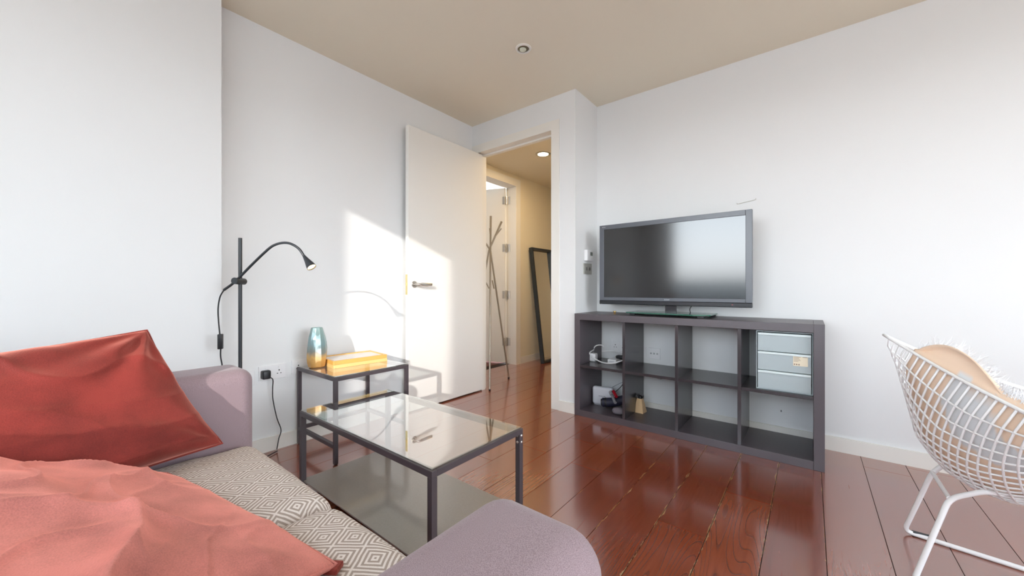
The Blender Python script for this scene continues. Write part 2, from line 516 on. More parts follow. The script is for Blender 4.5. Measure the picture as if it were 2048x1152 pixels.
# door trim (flush architraves)
b = B()
b.box(-1.645, -1.585, 2.614, 2.62, 0, 2.345).box(-2.556, -2.512, 2.614, 2.62, 0, 2.345).box(-2.512, -1.645, 2.614, 2.62, 2.285, 2.345)
b.box(-1.66, -1.645, 2.614, 2.76, 0, 2.285)
b.box(-2.52, -2.506, 2.6205, 2.76, 0, 2.285)
b.box(-2.506, -1.66, 2.614, 2.76, 2.27, 2.285)
b.box(-2.506, -1.66, 2.69, 2.72, 2.255, 2.27).box(-2.506, -2.480, 2.67, 2.72, 0, 2.255).box(-1.672, -1.66, 2.69, 2.72, 0, 2.255)
struct(b.build('trim_1', M['trim']), 'white frame of the open doorway')
b = B()
b.box(-2.975, -2.962, 3.85, 3.925, 0, 2.31).box(-2.975, -2.962, 2.93, 3.0, 0, 2.31).box(-2.975, -2.962, 2.93, 3.925, 2.31, 2.385)
b.box(-3.13, -2.963, 3.835, 3.849, 0, 2.309).box(-3.13, -2.963, 3.001, 3.012, 0, 2.309).box(-3.13, -2.963, 3.012, 3.835, 2.296, 2.309)
struct(b.build('trim_2', M['trim']), 'white frame of the doorway across the hall')

# ---------------------------------------------------------------- door_1 (open against the left wall)
d1 = struct(B().box(-2.503, -2.467, 1.812, 2.665, .012, 2.262, .002).build('door_1', M['door']), 'plain white door standing open against the left wall')
h = B()
h.lathe([(.0, 0), (.026, 0), (.026, .006), (.024, .008), (0, .008)], (-2.467, 1.868, 1.012), 28, (1, 0, 0))
h.build('door_rose', M['chrome'], d1, True)
h = B()
h.tube(smooth_path([(-2.459, 1.868, 1.012), (-2.43, 1.868, 1.012), (-2.418, 1.874, 1.012), (-2.414, 1.89, 1.012), (-2.414, 1.905, 1.012)], 4), .0095, 12)
h.box(-2.4225, -2.4055, 1.895, 2.005, 1.0, 1.024, .006, 3)
h.build('door_handle', M['chrome'], d1, True)
h = B().box(-2.4995, -2.4755, 1.8095, 1.8125, .93, 1.09).box(-2.494, -2.481, 1.804, 1.811, 1.0, 1.024, .002)
h.build('latch_plate', mat('pale_brass', (214, 200, 150), 0.35, metal=.8), d1)
h = B()
for z in (.25, .9, 1.5, 2.1): h.tube([(-2.4995, 2.6665, z - .05), (-2.4995, 2.6665, z + .05)], .005, 10)
h.build('hinge', M['chrome'], d1)

# door_2 (open into the far room), hinged at (-3.115,3.83)
ang = math.atan2(-.10, -.29)
hx, hy = -3.132, 3.834
dv = Vector((math.cos(ang), math.sin(ang), 0)); nv = Vector((-dv.y, dv.x, 0))
b = B()
p0 = Vector((hx, hy, .02))
b.poly([p0, p0 + dv * .83, p0 + dv * .83 + nv * .04, p0 + nv * .04], (0, 0, 2.27))
d2 = struct(b.build('door_2', M['door']), 'white door open into the room across the hall')
for z in (2.127, 1.51, .90, .288):
    b = B()
    b.tube([(-3.112, 3.822, z - .055), (-3.112, 3.822, z + .055)], .010, 10)
    b.box(-3.108, -3.062, 3.831, 3.8346, z - .05, z + .05)
    k0 = p0 + nv * .042; k0.z = z
    b.bar(k0, k0 + dv * .035, .003, .1)
    b.build('hinge', M['chrome'], d2)

# ---------------------------------------------------------------- ceiling lights
def downlight(name, label, c, r, lit):
    t = thing(name, label, 'ceiling light', c)
    x, y, z = c
    B().lathe([(r, 0), (r, -.004), (r * .8, -.008), (r * .72, -.006), (r * .72, 0)], c, 36).build('trim_ring', M['trim'] if not lit else M['chrome'], t, True)
    if lit:
        B().lathe([(r * .7, -.001), (r * .68, -.004), (0.001, -.0045)], c, 28).build('lamp_lens', mat('lit_lens', (255, 244, 220), .4, emit=((255, 238, 205), 14)), t, True)
    else:
        B().lathe([(r * .7, -.001), (r * .62, -.004), (.001, -.004)], c, 28).build('reflector', mat('dark_reflector', (120, 112, 92), .3, metal=.7), t, True)
        B().lathe([(r * .42, -.003), (r * .4, -.010), (.001, -.013)], (x - .004, y, z), 24).build('bulb', mat('pale_bulb', (225, 232, 215), .15), t, True)
    return t
downlight('ceiling_spotlight', 'small round recessed ceiling spotlight, unlit, in the living room ceiling', (-1.465, 1.972, ZC), .052, False)
downlight('hall_ceiling_light', 'lit round recessed light in the hall ceiling seen through the doorway', (-2.275, 3.42, H2), .082, True)
ld = bpy.data.lights.new('hall_lamp_light', 'AREA'); ld.shape = 'DISK'; ld.size = .11; ld.energy = 12; ld.color = (1.0, .74, .42)
lo = bpy.data.objects.new('hall_lamp_light', ld); COL.objects.link(lo); lo.location = (-2.275, 3.42, H2 - .012)

# ---------------------------------------------------------------- bookcase
def wood_dark(name, rgb, rough=.42):
    m = mat(name, rgb, rough, bump=(40, .25, (1, 1, 14)), spec=.6)
    return m
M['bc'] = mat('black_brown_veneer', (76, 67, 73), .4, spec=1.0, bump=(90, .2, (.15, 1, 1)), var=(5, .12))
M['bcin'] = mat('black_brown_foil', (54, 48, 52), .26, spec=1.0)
X0, X1, Y0, Y1, HB = -1.438, .060, 2.600, 2.986, .785
bc = thing('bookcase', 'long low black-brown open cube bookcase with eight compartments under the television', 'bookcase', (-.69, 2.79, 0))
B().box(X0, X1 - .0475, Y0, Y1, HB - .047, HB, .0012).build('top_panel', M['bc'], bc)
B().box(X0, X1 - .0475, Y0, Y1, 0.0, .047, .0012).build('bottom_panel', M['bc'], bc)
B().box(X0, X0 + .047, Y0 + .0005, Y1, .0475, HB - .0475, .0008).build('side_panel', M['bc'], bc)
B().box(X1 - .047, X1, Y0 - .0006, Y1, -.0, HB, .0012).build('side_panel', M['bc'], bc)
divs = [(-1.053, -1.034), (-.697, -.678), (-.342, -.323)]
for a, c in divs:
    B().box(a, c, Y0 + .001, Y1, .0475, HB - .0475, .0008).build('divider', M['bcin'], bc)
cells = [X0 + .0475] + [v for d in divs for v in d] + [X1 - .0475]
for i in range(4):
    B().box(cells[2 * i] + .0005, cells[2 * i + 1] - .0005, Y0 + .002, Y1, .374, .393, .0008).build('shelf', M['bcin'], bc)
SH = .3935; BT = .0472

# ---------------------------------------------------------------- television
tv = thing('television', 'large flat-screen television on a green glass stand on the bookcase', 'television', (-.79, 2.79, HB))
M['tvb'] = mat('grey_tv_bezel', (92, 96, 104), .3, spec=.6, bump=(300, .05))
M['tvd'] = mat('dark_tv_plastic', (30, 32, 38), .22, spec=.6)
tx0, tx1, tz0, tz1, ty = -1.299, -.282, .858, 1.470, 2.750
b = B()
b.box(tx0, tx0 + .036, ty, ty + .03, .888, tz1, .002).box(tx1 - .036, tx1, ty, ty + .03, .888, tz1, .002)
b.box(tx0 + .036, tx1 - .036, ty, ty + .03, tz1 - .034, tz1, .002).box(tx0 + .036, tx1 - .036, ty, ty + .03, .888, .912, .002)
b.build('bezel', M['tvb'], tv)
B().box(tx0, tx1, ty - .003, ty + .035, tz0, .888, .004).build('speaker_bar', M['tvd'], tv)
scr = mat('black_lcd_screen', (7, 7, 10), .13, spec=1.0)
B().box(tx0 + .036, tx1 - .036, ty + .004, ty + .02, .912, tz1 - .034).build('screen', scr, tv)
B().box(tx0 + .01, tx1 - .01, ty + .028, ty + .075, tz0 + .01, tz1 - .01, .012).build('back_cover', M['tvd'], tv)
B().box(-.813, -.737, 2.785, 2.80, .79, .95, .002).build('stand_neck', M['tvd'], tv)
gst = mat('green_stand_glass', (70, 128, 108), .04, spec=.8)
P(gst).inputs['Transmission Weight'].default_value = .35
B().poly([(-1.06, 2.685, .800), (-.60, 2.642, .800), (-.505, 2.70, .800), (-.505, 2.93, .800), (-1.06, 2.93, .800)], (0, 0, .008)).build('stand_base', gst, tv)
for x, y in ((-1.02, 2.71), (-.56, 2.69), (-.53, 2.9), (-1.02, 2.9)): B().box(x - .02, x + .02, y - .012, y + .012, HB, .800, .002).build('stand_foot', M['blackp'], tv)
def text(name, s, size, loc, rot, m, parent, ext=.0004):
    cu = bpy.data.curves.new(name, 'FONT'); cu.body = s; cu.size = size; cu.extrude = ext; cu.align_x = 'CENTER'
    tmp = bpy.data.objects.new(name + '_tmp', cu); COL.objects.link(tmp)
    dg = bpy.context.evaluated_depsgraph_get()
    me = bpy.data.meshes.new_from_object(tmp.evaluated_get(dg))
    bpy.data.objects.remove(tmp)
    me.materials.clear(); me.materials.append(m)
    o = bpy.data.objects.new(name, me); COL.objects.link(o)
    o.parent = parent
    o.location = Vector(loc) - Vector(parent['_o']); o.rotation_euler = rot
    return o
pale = mat('pale_lettering', (190, 192, 198), .4)
text('wordmark', 'SONY', .014, (-.79, ty - .0008, .895), (PI / 2, 0, 0), pale, tv)
text('series_mark', 'BRAVIA', .009, (tx0 + .036, ty - .0008, tz1 - .019), (PI / 2, 0, 0), pale, tv)
B().tube([(-.392, ty - .0035, .874), (-.385, ty - .0035, .874)], .002, 8).build('standby_light', mat('red_led_window', (190, 90, 95), .3), tv)
B().tube(smooth_path([(-.66, 2.86, .93), (-.655, 2.88, .87), (-.672, 2.885, .83), (-.675, 2.94, .795), (-.67, 2.985, .788)], 6), .0028, 8).build('power_cable', M['blackp'], tv, True)

# trinket on bookcase
t = thing('brass_trinket', 'tiny brass egg-cup shaped trinket on the bookcase top left of the television', 'ornament', (-1.161, 2.72, HB))
brass = mat('aged_brass', (176, 150, 104), .35, metal=.8)
B().lathe([(.010, 0), (.010, .002), (.005, .006), (.009, .011), (.011, .017), (.010, .024), (.007, .024), (.006, .014), (.001, .013)], (-1.161, 2.72, HB), 20).build('cup', brass, t, True)
B().lathe([(.004, .0), (.006, .004), (.004, .009), (.001, .010)], (-1.161, 2.72, HB + .0135), 14).build('stopper', M['holes'], t, True)

# ---------------------------------------------------------------- sockets and switches
def plate(name, label, cat, face, c, w, hgt, m, gangs=2, kind='socket', group=None):
    """face 'x+' = on a wall facing +x ; 'y-' = on a wall facing -y. c = centre on the wall."""
    t = thing(name, label, cat, c, group)
    x, y, z = c
    def bx(b, u0, u1, z0, z1, d0, d1, bev=0):
        if face == 'x+': b.box(x + d0, x + d1, y + u0, y + u1, z + z0, z + z1, bev)
        else: b.box(x + u0, x + u1, y - d1, y - d0, z + z0, z + z1, bev)
        return b
    bx(B(), -w / 2, w / 2, -hgt / 2, hgt / 2, 0, .009, .002).build('face_plate', m, t)
    if kind == 'socket':
        for g in range(gangs):
            gx = (g - (gangs - 1) / 2) * w * .48 if gangs > 1 else 0
            b = B()
            bx(b, gx - .003, gx + .003, .004, .012, .0085, .0096)
            bx(b, gx - .013, gx - .006, -.013, -.009, .0085, .0096)
            bx(b, gx + .006, gx + .013, -.013, -.009, .0085, .0096)
            b.build('pin_holes', M['holes'], t)
            b = bx(B(), gx - .005 + (.016 if g else -.016) * 0, gx + .005, .021, .033, .008, .0125, .001)
            b.build('rocker_switch', m, t)
    elif kind == 'data':
        for g in range(gangs):
            gx = (g - (gangs - 1) / 2) * w * .26
            bx(B(), gx - .006, gx + .006, -.006, .006, .0085, .0098).build('port', mat('grey_port', (168, 170, 172), .5), t)
    elif kind == 'switch':
        for g in range(gangs):
            gx = (g - (gangs - 1) / 2) * w * .42
            bx(B(), gx - .008, gx + .008, -.013, .013, .0085, .014, .0015).build('rocker_switch', mat('dark_switch', (92, 92, 90), .4), t)
    return t
plate('wall_socket', 'white double wall socket holding the black plug left of the side table', 'socket', 'x+', (-2.56, .893, .472), .148, .086, M['whitep'])
plate('wall_socket', 'white double wall socket half behind the side table corner', 'socket', 'x+', (-2.56, 1.075, .482), .148, .086, M['whitep'])
plate('aerial_socket', 'small white socket plate on the wall just right of the sofa arm', 'socket', 'x+', (-2.56, .755, .455), .085, .086, M['whitep'], 1, 'data')
plate('network_socket', 'white three-port wall plate behind the second compartment of the bookcase', 'socket', 'y-', (-.955, 3.0, .472), .092, .086, M['whitep'], 3, 'data')
plate('wall_socket', 'white wall socket behind the left end compartment of the bookcase', 'socket', 'y-', (-1.236, 3.0, .505), .148, .086, M['whitep'])
plate('wall_socket', 'white socket plate half hidden by the first bookcase divider', 'socket', 'y-', (-1.06, 3.0, .474), .086, .086, M['whitep'], 1)
plate('light_switch', 'square steel double light switch on the wall strip left of the television', 'light switch', 'x+', (-1.44, 2.815, 1.14), .135, .088, mat('satin_steel_plate', (170, 168, 162), .45, metal=.4), 2, 'switch')
t = thing('thermostat', 'white wall thermostat with grey display above the steel light switch', 'thermostat', (-1.44, 2.815, 1.21))
B().box(-1.44, -1.412, 2.765, 2.872, 1.205, 1.292, .004).build('housing', M['whitep'], t)
B().box(-1.4125, -1.4108, 2.818, 2.858, 1.248, 1.277).build('display', mat('lcd_grey', (112, 118, 108), .25), t)
b = B()
for k in range(2): b.box(-1.4125, -1.410, 2.826 + k * .016, 2.834 + k * .016, 1.232, 1.238, .0005)
b.build('button', M['trim'], t)

# wall hook wire above tv, wall-plug hole
tag(B().tube(smooth_path([(-.397, 2.997, 1.566), (-.392, 2.995, 1.559), (-.34, 2.995, 1.566), (-.292, 2.995, 1.573), (-.288, 2.997, 1.582)], 5), .0016, 8).build('wall_wire', mat('pale_wire', (176, 174, 164), .5), smooth=True), 'short thin pale wire fixed to the wall above the television corner', 'wire')
tag(B().box(-.152, -.146, 2.994, 3.0, .180, .191, .001).build('wall_plug', mat('grey_plug', (120, 120, 122), .6)), 'tiny grey wall plug low on the wall behind the right end compartment', 'wall plug')

# ---------------------------------------------------------------- plastic drawer unit
du = thing('drawer_unit', 'translucent white plastic three-drawer unit in the top right compartment of the bookcase', 'drawer unit', (-.12, 2.77, SH))
tp = mat('frosted_polypropylene', (214, 226, 230), .38, spec=.5)
P(tp).inputs['Transmission Weight'].default_value = .35
P(tp).inputs['IOR'].default_value = 1.2
dx0, dx1, dy0, dy1, dz0, dz1 = -.250, .0115, 2.628, 2.93, SH + .0005, .733
b = B()
b.box(dx0, dx0 + .004, dy0, dy1, dz0, dz1).box(dx1 - .004, dx1, dy0, dy1, dz0, dz1).box(dx0 + .004, dx1 - .004, dy0, dy1, dz1 - .005, dz1).box(dx0 + .004, dx1 - .004, dy0, dy1, dz0, dz0 + .004).box(dx0 + .004, dx1 - .004, dy1 - .003, dy1, dz0 + .004, dz1 - .005)
b.build('casing', tp, du)
hh = (dz1 - dz0 - .012) / 3
for k in range(3):
    za = dz0 + .005 + k * hh
    b = B().box(dx0 + .008, dx1 - .008, dy0 - .004, dy0, za, za + hh - .003, .0015)
    b.box(dx0 + .01, dx1 - .01, dy0, dy1 - .01, za, za + .003).box(dx0 + .01, dx0 + .013, dy0, dy1 - .01, za + .003, za + hh - .02).box(dx1 - .013, dx1 - .01, dy0, dy1 - .01, za + .003, za + hh - .02)
    dr = b.build('drawer', tp, du)
    B().box(dx0 + .008, dx1 - .008, dy0 - .012, dy0 - .003, za + hh - .016, za + hh - .004, .002).build('pull_lip', mat('lip_plastic', (226, 238, 240), .3), dr)
    if k == 1:
        lb = B().box(-.076, -.011, dy0 - .0052, dy0 - .004, .548, .604).build('price_label', mat('cream_label', (240, 229, 205), .6), dr)
        b = B()
        for q in range(5): b.box(-.073, -.073 + (.030, .024, .028, .03, .02)[q], dy0 - .0056, dy0 - .0051, .596 - q * .006, .598 - q * .006)
        for q in range(3): b.box(-.073 + q * .010, -.067 + q * .010, dy0 - .0056, dy0 - .0051, .553, .560)
        b.box(-.034, -.014, dy0 - .0056, dy0 - .0051, .597, .599)
        b.build('label_print', mat('print_brown', (140, 118, 104), .6), dr)

# ---------------------------------------------------------------- things in the left compartments
# white plug adaptor
t = thing('plug_adaptor', 'white cube plug adaptor on the upper shelf, left compartment of the bookcase', 'plug adaptor', (-1.372, 2.79, SH))
B().box(-1.398, -1.344, 2.765, 2.820, SH, SH + .066, .012, 4).build('body', M['whitep'], t, True)
B().box(-1.377, -1.365, 2.762, 2.766, SH + .036, SH + .048, .001).build('switch', mat('grey_dot', (190, 190, 196), .4), t)
tag(B().tube(smooth_path([(-1.372, 2.828, SH + .03), (-1.392, 2.835, SH + .06), (-1.395, 2.84, SH + .09), (-1.375, 2.85, SH + .118), (-1.335, 2.86, SH + .125), (-1.32, 2.87, SH + .11)], 8) , .0045, 8).build('adaptor_lead', M['whitep'], smooth=True), 'white cable looping up from the white cube plug adaptor', 'cable')
tag(B().tube(smooth_path([(-1.392, 2.84, SH + .085), (-1.385, 2.752, SH + .070), (-1.355, 2.748, SH + .04), (-1.32, 2.748, SH + .022), (-1.27, 2.75, SH + .008), (-1.2, 2.745, SH + .011), (-1.14, 2.75, SH + .03), (-1.11, 2.80, SH + .05), (-1.14, 2.86, SH + .075), (-1.24, 2.90, SH + .08), (-1.34, 2.88, SH + .07)], 8), .0048, 8).build('white_cable', M['whitep'], smooth=True), 'coiled white cable lying across the upper left compartment', 'cable')
t = thing('extension_block', 'white rectangular power block on the upper shelf, left compartment', 'power block', (-1.20, 2.81, SH))
B().box(-1.248, -1.178, 2.785, 2.925, SH, SH + .032, .004, 3).build('body', M['whitep'], t, True)
B().box(-1.235, -1.19, 2.7845, 2.7862, SH + .009, SH + .022).build('end_panel', mat('grey_dot2', (206, 206, 212), .4), t)
t = thing('black_adaptor', 'small black plug lying on top of the white power block', 'plug', (-1.15, 2.88, SH + .033))
B().box(-1.205, -1.135, 2.84, 2.895, SH + .033, SH + .058, .007, 3).build('body', M['blackp'], t, True)
B().box(-1.212, -1.205, 2.85, 2.856, SH + .042, SH + .048).box(-1.212, -1.205, 2.876, 2.882, SH + .042, SH + .048).build('pins', brass, t)
# router
rt = thing('router', 'white upright internet router on the bottom left of the bookcase', 'router', (-1.30, 2.80, BT))
B().box(-1.384, -1.214, 2.795, 2.845, BT + .004, BT + .148, .020, 5, rz=.12).build('casing', mat('router_white', (226, 228, 236), .3), rt, True)
B().box(-1.370, -1.228, 2.80, 2.84, BT, BT + .006, .002, rz=.12).build('foot', mat('router_grey', (176, 178, 186), .4), rt)
b = B()
for k, wdt in enumerate((.005, .004, .004, .005, .004, .003, .004, .005, .003)):
    xx = -1.325 + k * .0062
    b.box(xx, xx + wdt, 2.7935 + (xx + 1.3) * .12 , 2.7955 + (xx + 1.3) * .12, BT + .074, BT + .079)
b.build('wordmark', mat('grey_print', (150, 152, 162), .5), rt)
# hair-dryer-like black tube
t = thing('rolled_umbrella', 'dark navy rolled tube leaning in front of the white router', 'umbrella', (-1.21, 2.74, BT))
navy = mat('navy_fabric', (34, 36, 58), .6, bump=(60, .5))
B().tube(smooth_path([(-1.262, 2.725, BT + .052), (-1.23, 2.735, BT + .055), (-1.18, 2.752, BT + .064), (-1.12, 2.775, BT + .084), (-1.085, 2.79, BT + .095)], 5), .034, 20).build('cover', navy, t, True)
B().lathe([(.0345, 0), (.036, .004), (.036, .012), (.0345, .016)], (-1.245, 2.73, BT + .0535), 20, (.05, .016, .006)).build('strap', M['blackp'], t, True)
B().tube([(-1.264, 2.7245, BT + .052), (-1.272, 2.722, BT + .0515)], .026, 20).build('end_cap', M['blackp'], t)
t = thing('torch', 'silver and red torch lying on top of the dark rolled tube', 'torch', (-1.155, 2.72, BT + .07))
a, c = Vector((-1.205, 2.742, BT + .138)), Vector((-1.128, 2.655, BT + .088))
B().tube([a, a + (c - a) * .25], .0135, 16).build('head', mat('silver_plastic', (205, 205, 212), .25, metal=.5), t)
B().tube([a + (c - a) * .25, c], .0105, 16).build('barrel', mat('silver_barrel', (170, 172, 180), .3, metal=.5), t)
B().tube([a + Vector((.016, .018, .004)), a + (c - a) * .55 + Vector((.018, .02, .006))], .0115, 12).build('grip', mat('red_plastic', (168, 28, 44), .35), t)
t = thing('quilted_pouch', 'grey quilted oval pouch lying at the front of the bottom left compartment', 'pouch', (-1.13, 2.685, BT))
B().lathe([(.001, -.046), (.012, -.043), (.022, -.032), (.026, -.012), (.026, .012), (.022, .032), (.012, .043), (.001, .046)], (-1.113, 2.675, BT + .0262), 24, (1, .12, .05), wob=lambda th, hh: 1 + .03 * math.cos(10 * th)).build('shell', mat('grey_quilt', (122, 116, 126), .7, bump=(120, .9)), t, True)
B().tube([(-1.156, 2.649, BT + .028), (-1.07, 2.661, BT + .032)], .0016, 8).build('zip', M['blackp'], t)
# tapered wooden block with black figure
t = thing('wooden_block', 'pale wooden tapered block topped by a black cat ornament in the second bottom compartment', 'ornament', (-1.0, 2.85, BT))
bl = B()
q = [(-1.046, 2.803), (-.974, 2.797), (-.968, 2.868), (-1.04, 2.874)]
qt = [(-1.030, 2.822), (-.992, 2.819), (-.989, 2.850), (-1.026, 2.853)]
v0 = [bl.bm.verts.new((x, y, BT)) for x, y in q]; v1 = [bl.bm.verts.new((x, y, BT + .102)) for x, y in qt]
bl.bm.faces.new(v0[::-1]); bl.bm.faces.new(v1)
for k in range(4): bl.bm.faces.new((v0[k], v0[(k + 1) % 4], v1[(k + 1) % 4], v1[k]))
bmesh.ops.bevel(bl.bm, geom=bl.bm.edges[:], offset=.002, segments=2, affect='EDGES')
bl.build('block', mat('pale_birch', (226, 192, 148), .45, bump=(40, .2, (8, 1, 1)), var=(6, .08)), t)
fg = B()
fg.lathe([(.001, 0), (.016, .001), (.018, .008), (.014, .018), (.008, .024), (.001, .026)], (-1.008, 2.836, BT + .102), 20)
fg.lathe([(.001, 0), (.008, .002), (.010, .009), (.007, .016), (.001, .018)], (-1.022, 2.834, BT + .118), 16)
for s_ in (-1, 1): fg.lathe([(.0035, 0), (.0015, .007), (.0003, .010)], (-1.022 + s_ * .005, 2.834, BT + .132), 8)
fg.tube(smooth_path([(-.996, 2.836, BT + .108), (-.985, 2.834, BT + .118), (-.984, 2.834, BT + .128)], 4), .003, 8)
fg.build('cat_figure', M['blackp'], t, True)
# cables behind
tag(B().tube(smooth_path([(-1.24, 2.86, BT + .145), (-1.20, 2.90, BT + .17), (-1.13, 2.955, BT + .21), (-1.08, 2.97, BT + .26), (-1.065, 2.972, BT + .315)], 7), .0024, 8).build('grey_cable', mat('grey_rubber', (150, 156, 162), .5), smooth=True), 'pale grey cable running up behind the white router', 'cable')
tag(B().tube(smooth_path([(-1.19, 2.80, BT + .128), (-1.185, 2.90, BT + .15), (-1.15, 2.95, BT + .22), (-1.10, 2.965, BT + .29), (-1.078, 2.97, BT + .322)], 7), .0026, 8).build('black_cable', M['blackp'], smooth=True), 'thin black cable rising from the torch behind the router', 'cable')
tag(B().tube(smooth_path([(-1.03, 2.93, BT + .318), (-1.0, 2.94, BT + .302), (-.94, 2.945, BT + .285), (-.89, 2.945, BT + .285), (-.845, 2.94, BT + .318)], 7), .003, 8).build('hanging_cable', M['blackp'], smooth=True), 'black cable sagging under the middle shelf of the second compartment', 'cable')
tag(B().tube(smooth_path([(-1.028, 2.955, BT + .30), (-1.0, 2.955, BT + .285), (-.94, 2.955, BT + .255), (-.895, 2.955, BT + .24), (-.885, 2.955, BT + .26), (-.905, 2.955, BT + .29), (-.95, 2.955, BT + .318)], 7), .0018, 8).build('hanging_cable', mat('grey_rubber2', (158, 160, 160), .5), smooth=True), 'thin grey cable loop hanging under the middle shelf', 'cable')

# ---------------------------------------------------------------- glass tables
def rod_frame(t, x0, x1, y0, y1, z1, w, bar_z, bars, shelf=None):
    hw = w
    # top rails as one mitred ring
    b = B()
    b.box(x0, x1, y0, y0 + hw, z1 - w, z1, .0015).box(x0, x1, y1 - hw, y1, z1 - w, z1, .0015)
    b.box(x0, x0 + hw, y0 + hw, y1 - hw, z1 - w, z1, .0015).box(x1 - hw, x1, y0 + hw, y1 - hw, z1 - w, z1, .0015)
    b.build('top_frame', M['frame'], t)
    for lx, ly in ((x0, y0), (x1 - hw, y0), (x1 - hw, y1 - hw), (x0, y1 - hw)):
        l = B().box(lx, lx + hw, ly, ly + hw, .006, z1 - w, .001).build('leg', M['frame'], t)
        B().box(lx + .003, lx + hw - .003, ly + .003, ly + hw - .003, 0, .006).build('foot', M['blackp'], l)
    for q in bars: B().box(*q, .001).build('crossbar', M['frame'], t)
# side table
sx0, sx1, sy0, sy1, sz = -2.536, -2.054, 1.024, 1.512, .484
st = thing('side_table', 'square glass-topped side table with thin dark metal frame against the left wall', 'side table', (-2.29, 1.27, 0))
w = .021
rod_frame(st, sx0, sx1, sy0, sy1, sz, w, .1, [(sx0 + w, sx1 - w, sy0, sy0 + w, .09, .111), (sx0 + w, sx1 - w, sy1 - w, sy1, .09, .111), (sx0, sx0 + w, sy0 + w, sy1 - w, .09, .111)])
B().box(sx0 + .006, sx1 - .006, sy0 + .006, sy1 - .006, sz + .0003, sz + .0055, .001).build('glass_top', M['glass'], st)
SZ = sz + .0057
# coffee table
cx0, cx1, cy0, cy1, cz = -1.922, -.949, .787, 1.275, .390
ct = thing('coffee_table', 'low rectangular glass-topped coffee table with dark lower shelf in front of the sofa', 'coffee table', (-1.43, 1.03, 0))
w = .023
rod_frame(ct, cx0, cx1, cy0, cy1, cz, w, .05, [(cx0, cx0 + w, cy0 + w, cy1 - w, .032, .053), (cx1 - w, cx1, cy0 + w, cy1 - w, .032, .053)])
B().box(cx0 + .005, cx1 - .005, cy0 + .005, cy1 - .005, cz + .0003, cz + .0055, .001).build('glass_top', M['glass'], ct)
shm = mat('dark_shelf_laminate', (132, 122, 115), .34, spec=1.0, coat=.6, bump=(500, .15), var=(120, .12))
sf = B().box(cx0 + .004, cx1 - w - .002, cy0 + .01, cy1 - .012, .0535, .060, .001).build('lower_shelf', shm, ct)
b = B()
for z in (.335, .362): b.lathe([(.0055, 0), (.0055, .002), (.003, .004), (.001, .0045)], (cx1, cy1 - w / 2, z), 12, (1, 0, 0)).lathe([(.0055, 0), (.0055, .002), (.003, .004), (.001, .0045)], (cx1 - w / 2, cy1 - w, z), 12, (0, -1, 0))
b.build('bolt', M['chrome'], ct, True)

# vase
vase = thing('vase', 'faceted glass vase, blue-green above and gold below, on the side table', 'vase', (-2.40, 1.10, SZ))
def vase_mat():
    m = mat('teal_to_gold_glass', (150, 190, 190), .2, metal=.2, spec=.8)
    n, L = m.node_tree.nodes, m.node_tree.links
    t_ = n.new('ShaderNodeTexCoord'); s_ = n.new('ShaderNodeSeparateXYZ'); r = n.new('ShaderNodeValToRGB')
    no = n.new('ShaderNodeTexNoise'); no.inputs['Scale'].default_value = 14
    L.new(t_.outputs['Object'], no.inputs['Vector'])
    ad = n.new('ShaderNodeMath'); ad.operation = 'MULTIPLY_ADD'; ad.inputs[1].default_value = .08
    L.new(no.outputs['Fac'], ad.inputs[0]); L.new(s_.outputs['Z'], ad.inputs[2])
    L.new(t_.outputs['Object'], s_.inputs[0]); L.new(ad.outputs[0], r.inputs[0])
    e = r.color_ramp.elements
    e[0].position = .05; e[0].color = s2l((188, 138, 76))
    e[1].position = .30; e[1].color = s2l((150, 178, 175))
    q = e.new(.105); q.color = s2l((214, 172, 104))
    q = e.new(.135); q.color = s2l((134, 138, 132))
    q = e.new(.19); q.color = s2l((128, 156, 160))
    L.new(r.outputs[0], P(m).inputs['Base Color'])
    v = n.new('ShaderNodeTexVoronoi'); v.inputs['Scale'].default_value = 26
    L.new(t_.outputs['Object'], v.inputs['Vector'])
    b_ = n.new('ShaderNodeBump'); b_.inputs['Strength'].default_value = .5; b_.inputs['Distance'].default_value = .006
    L.new(v.outputs['Distance'], b_.inputs['Height']); L.new(b_.outputs[0], P(m).inputs['Normal'])
    return m
vp = [(.001, .0), (.040, .001), (.049, .008), (.054, .03), (.0575, .06), (.0575, .09), (.056, .12), (.052, .155), (.046, .19), (.040, .215), (.035, .236), (.032, .246), (.030, .246), (.028, .236), (.036, .20), (.046, .15), (.05, .09), (.045, .02), (.001, .012)]
B().lathe(vp, (-2.405, 1.088, SZ), 11, wob=lambda th, hh: 1 + .035 * math.sin(3 * th + hh * 30) + .02 * math.sin(5 * th - hh * 22)).build('body', vase_mat(), vase, 12)

# two framed boxes
gold = mat('honey_wood', (228, 176, 92), .3, var=(9, .1), coat=.3)
pale_w = mat('pale_gold_wood', (240, 200, 128), .3, var=(9, .08), coat=.3)
def framed(name, label, z0, z1, dx, m, top):
    t = thing(name, label, 'picture frame', (-2.38, 1.32, z0), 'stacked wooden frames on the side table')
    x0, x1, y0, y1 = -2.495 + dx, -2.255 + dx, 1.135, 1.485
    rz, pv = -.10, ((x0 + x1) / 2, (y0 + y1) / 2, 0)
    b = B()
    for q in ((x0, x1, y0, y0 + .014, z0, z1), (x0, x1, y1 - .014, y1, z0, z1), (x0, x0 + .014, y0 + .014, y1 - .014, z0, z1), (x1 - .014, x1, y0 + .014, y1 - .014, z0, z1)):
        b.box(*q, .0012, 2, rz, pv)
    b.build('frame', m, t)
    B().box(x0 + .014, x1 - .014, y0 + .014, y1 - .014, z0 + .004, z1 - .006, 0, 2, rz, pv).build('panel', top, t)
    return t
wh = mat('white_print', (238, 234, 232), .3)
framed('framed_picture', 'shallow pale wooden frame under the other one on the side table', SZ, SZ + .022, .004, pale_w, wh)
framed('framed_picture', 'honey-coloured wooden frame with white panel on top of the pair beside the vase', SZ + .0223, SZ + .046, 0, gold, wh)

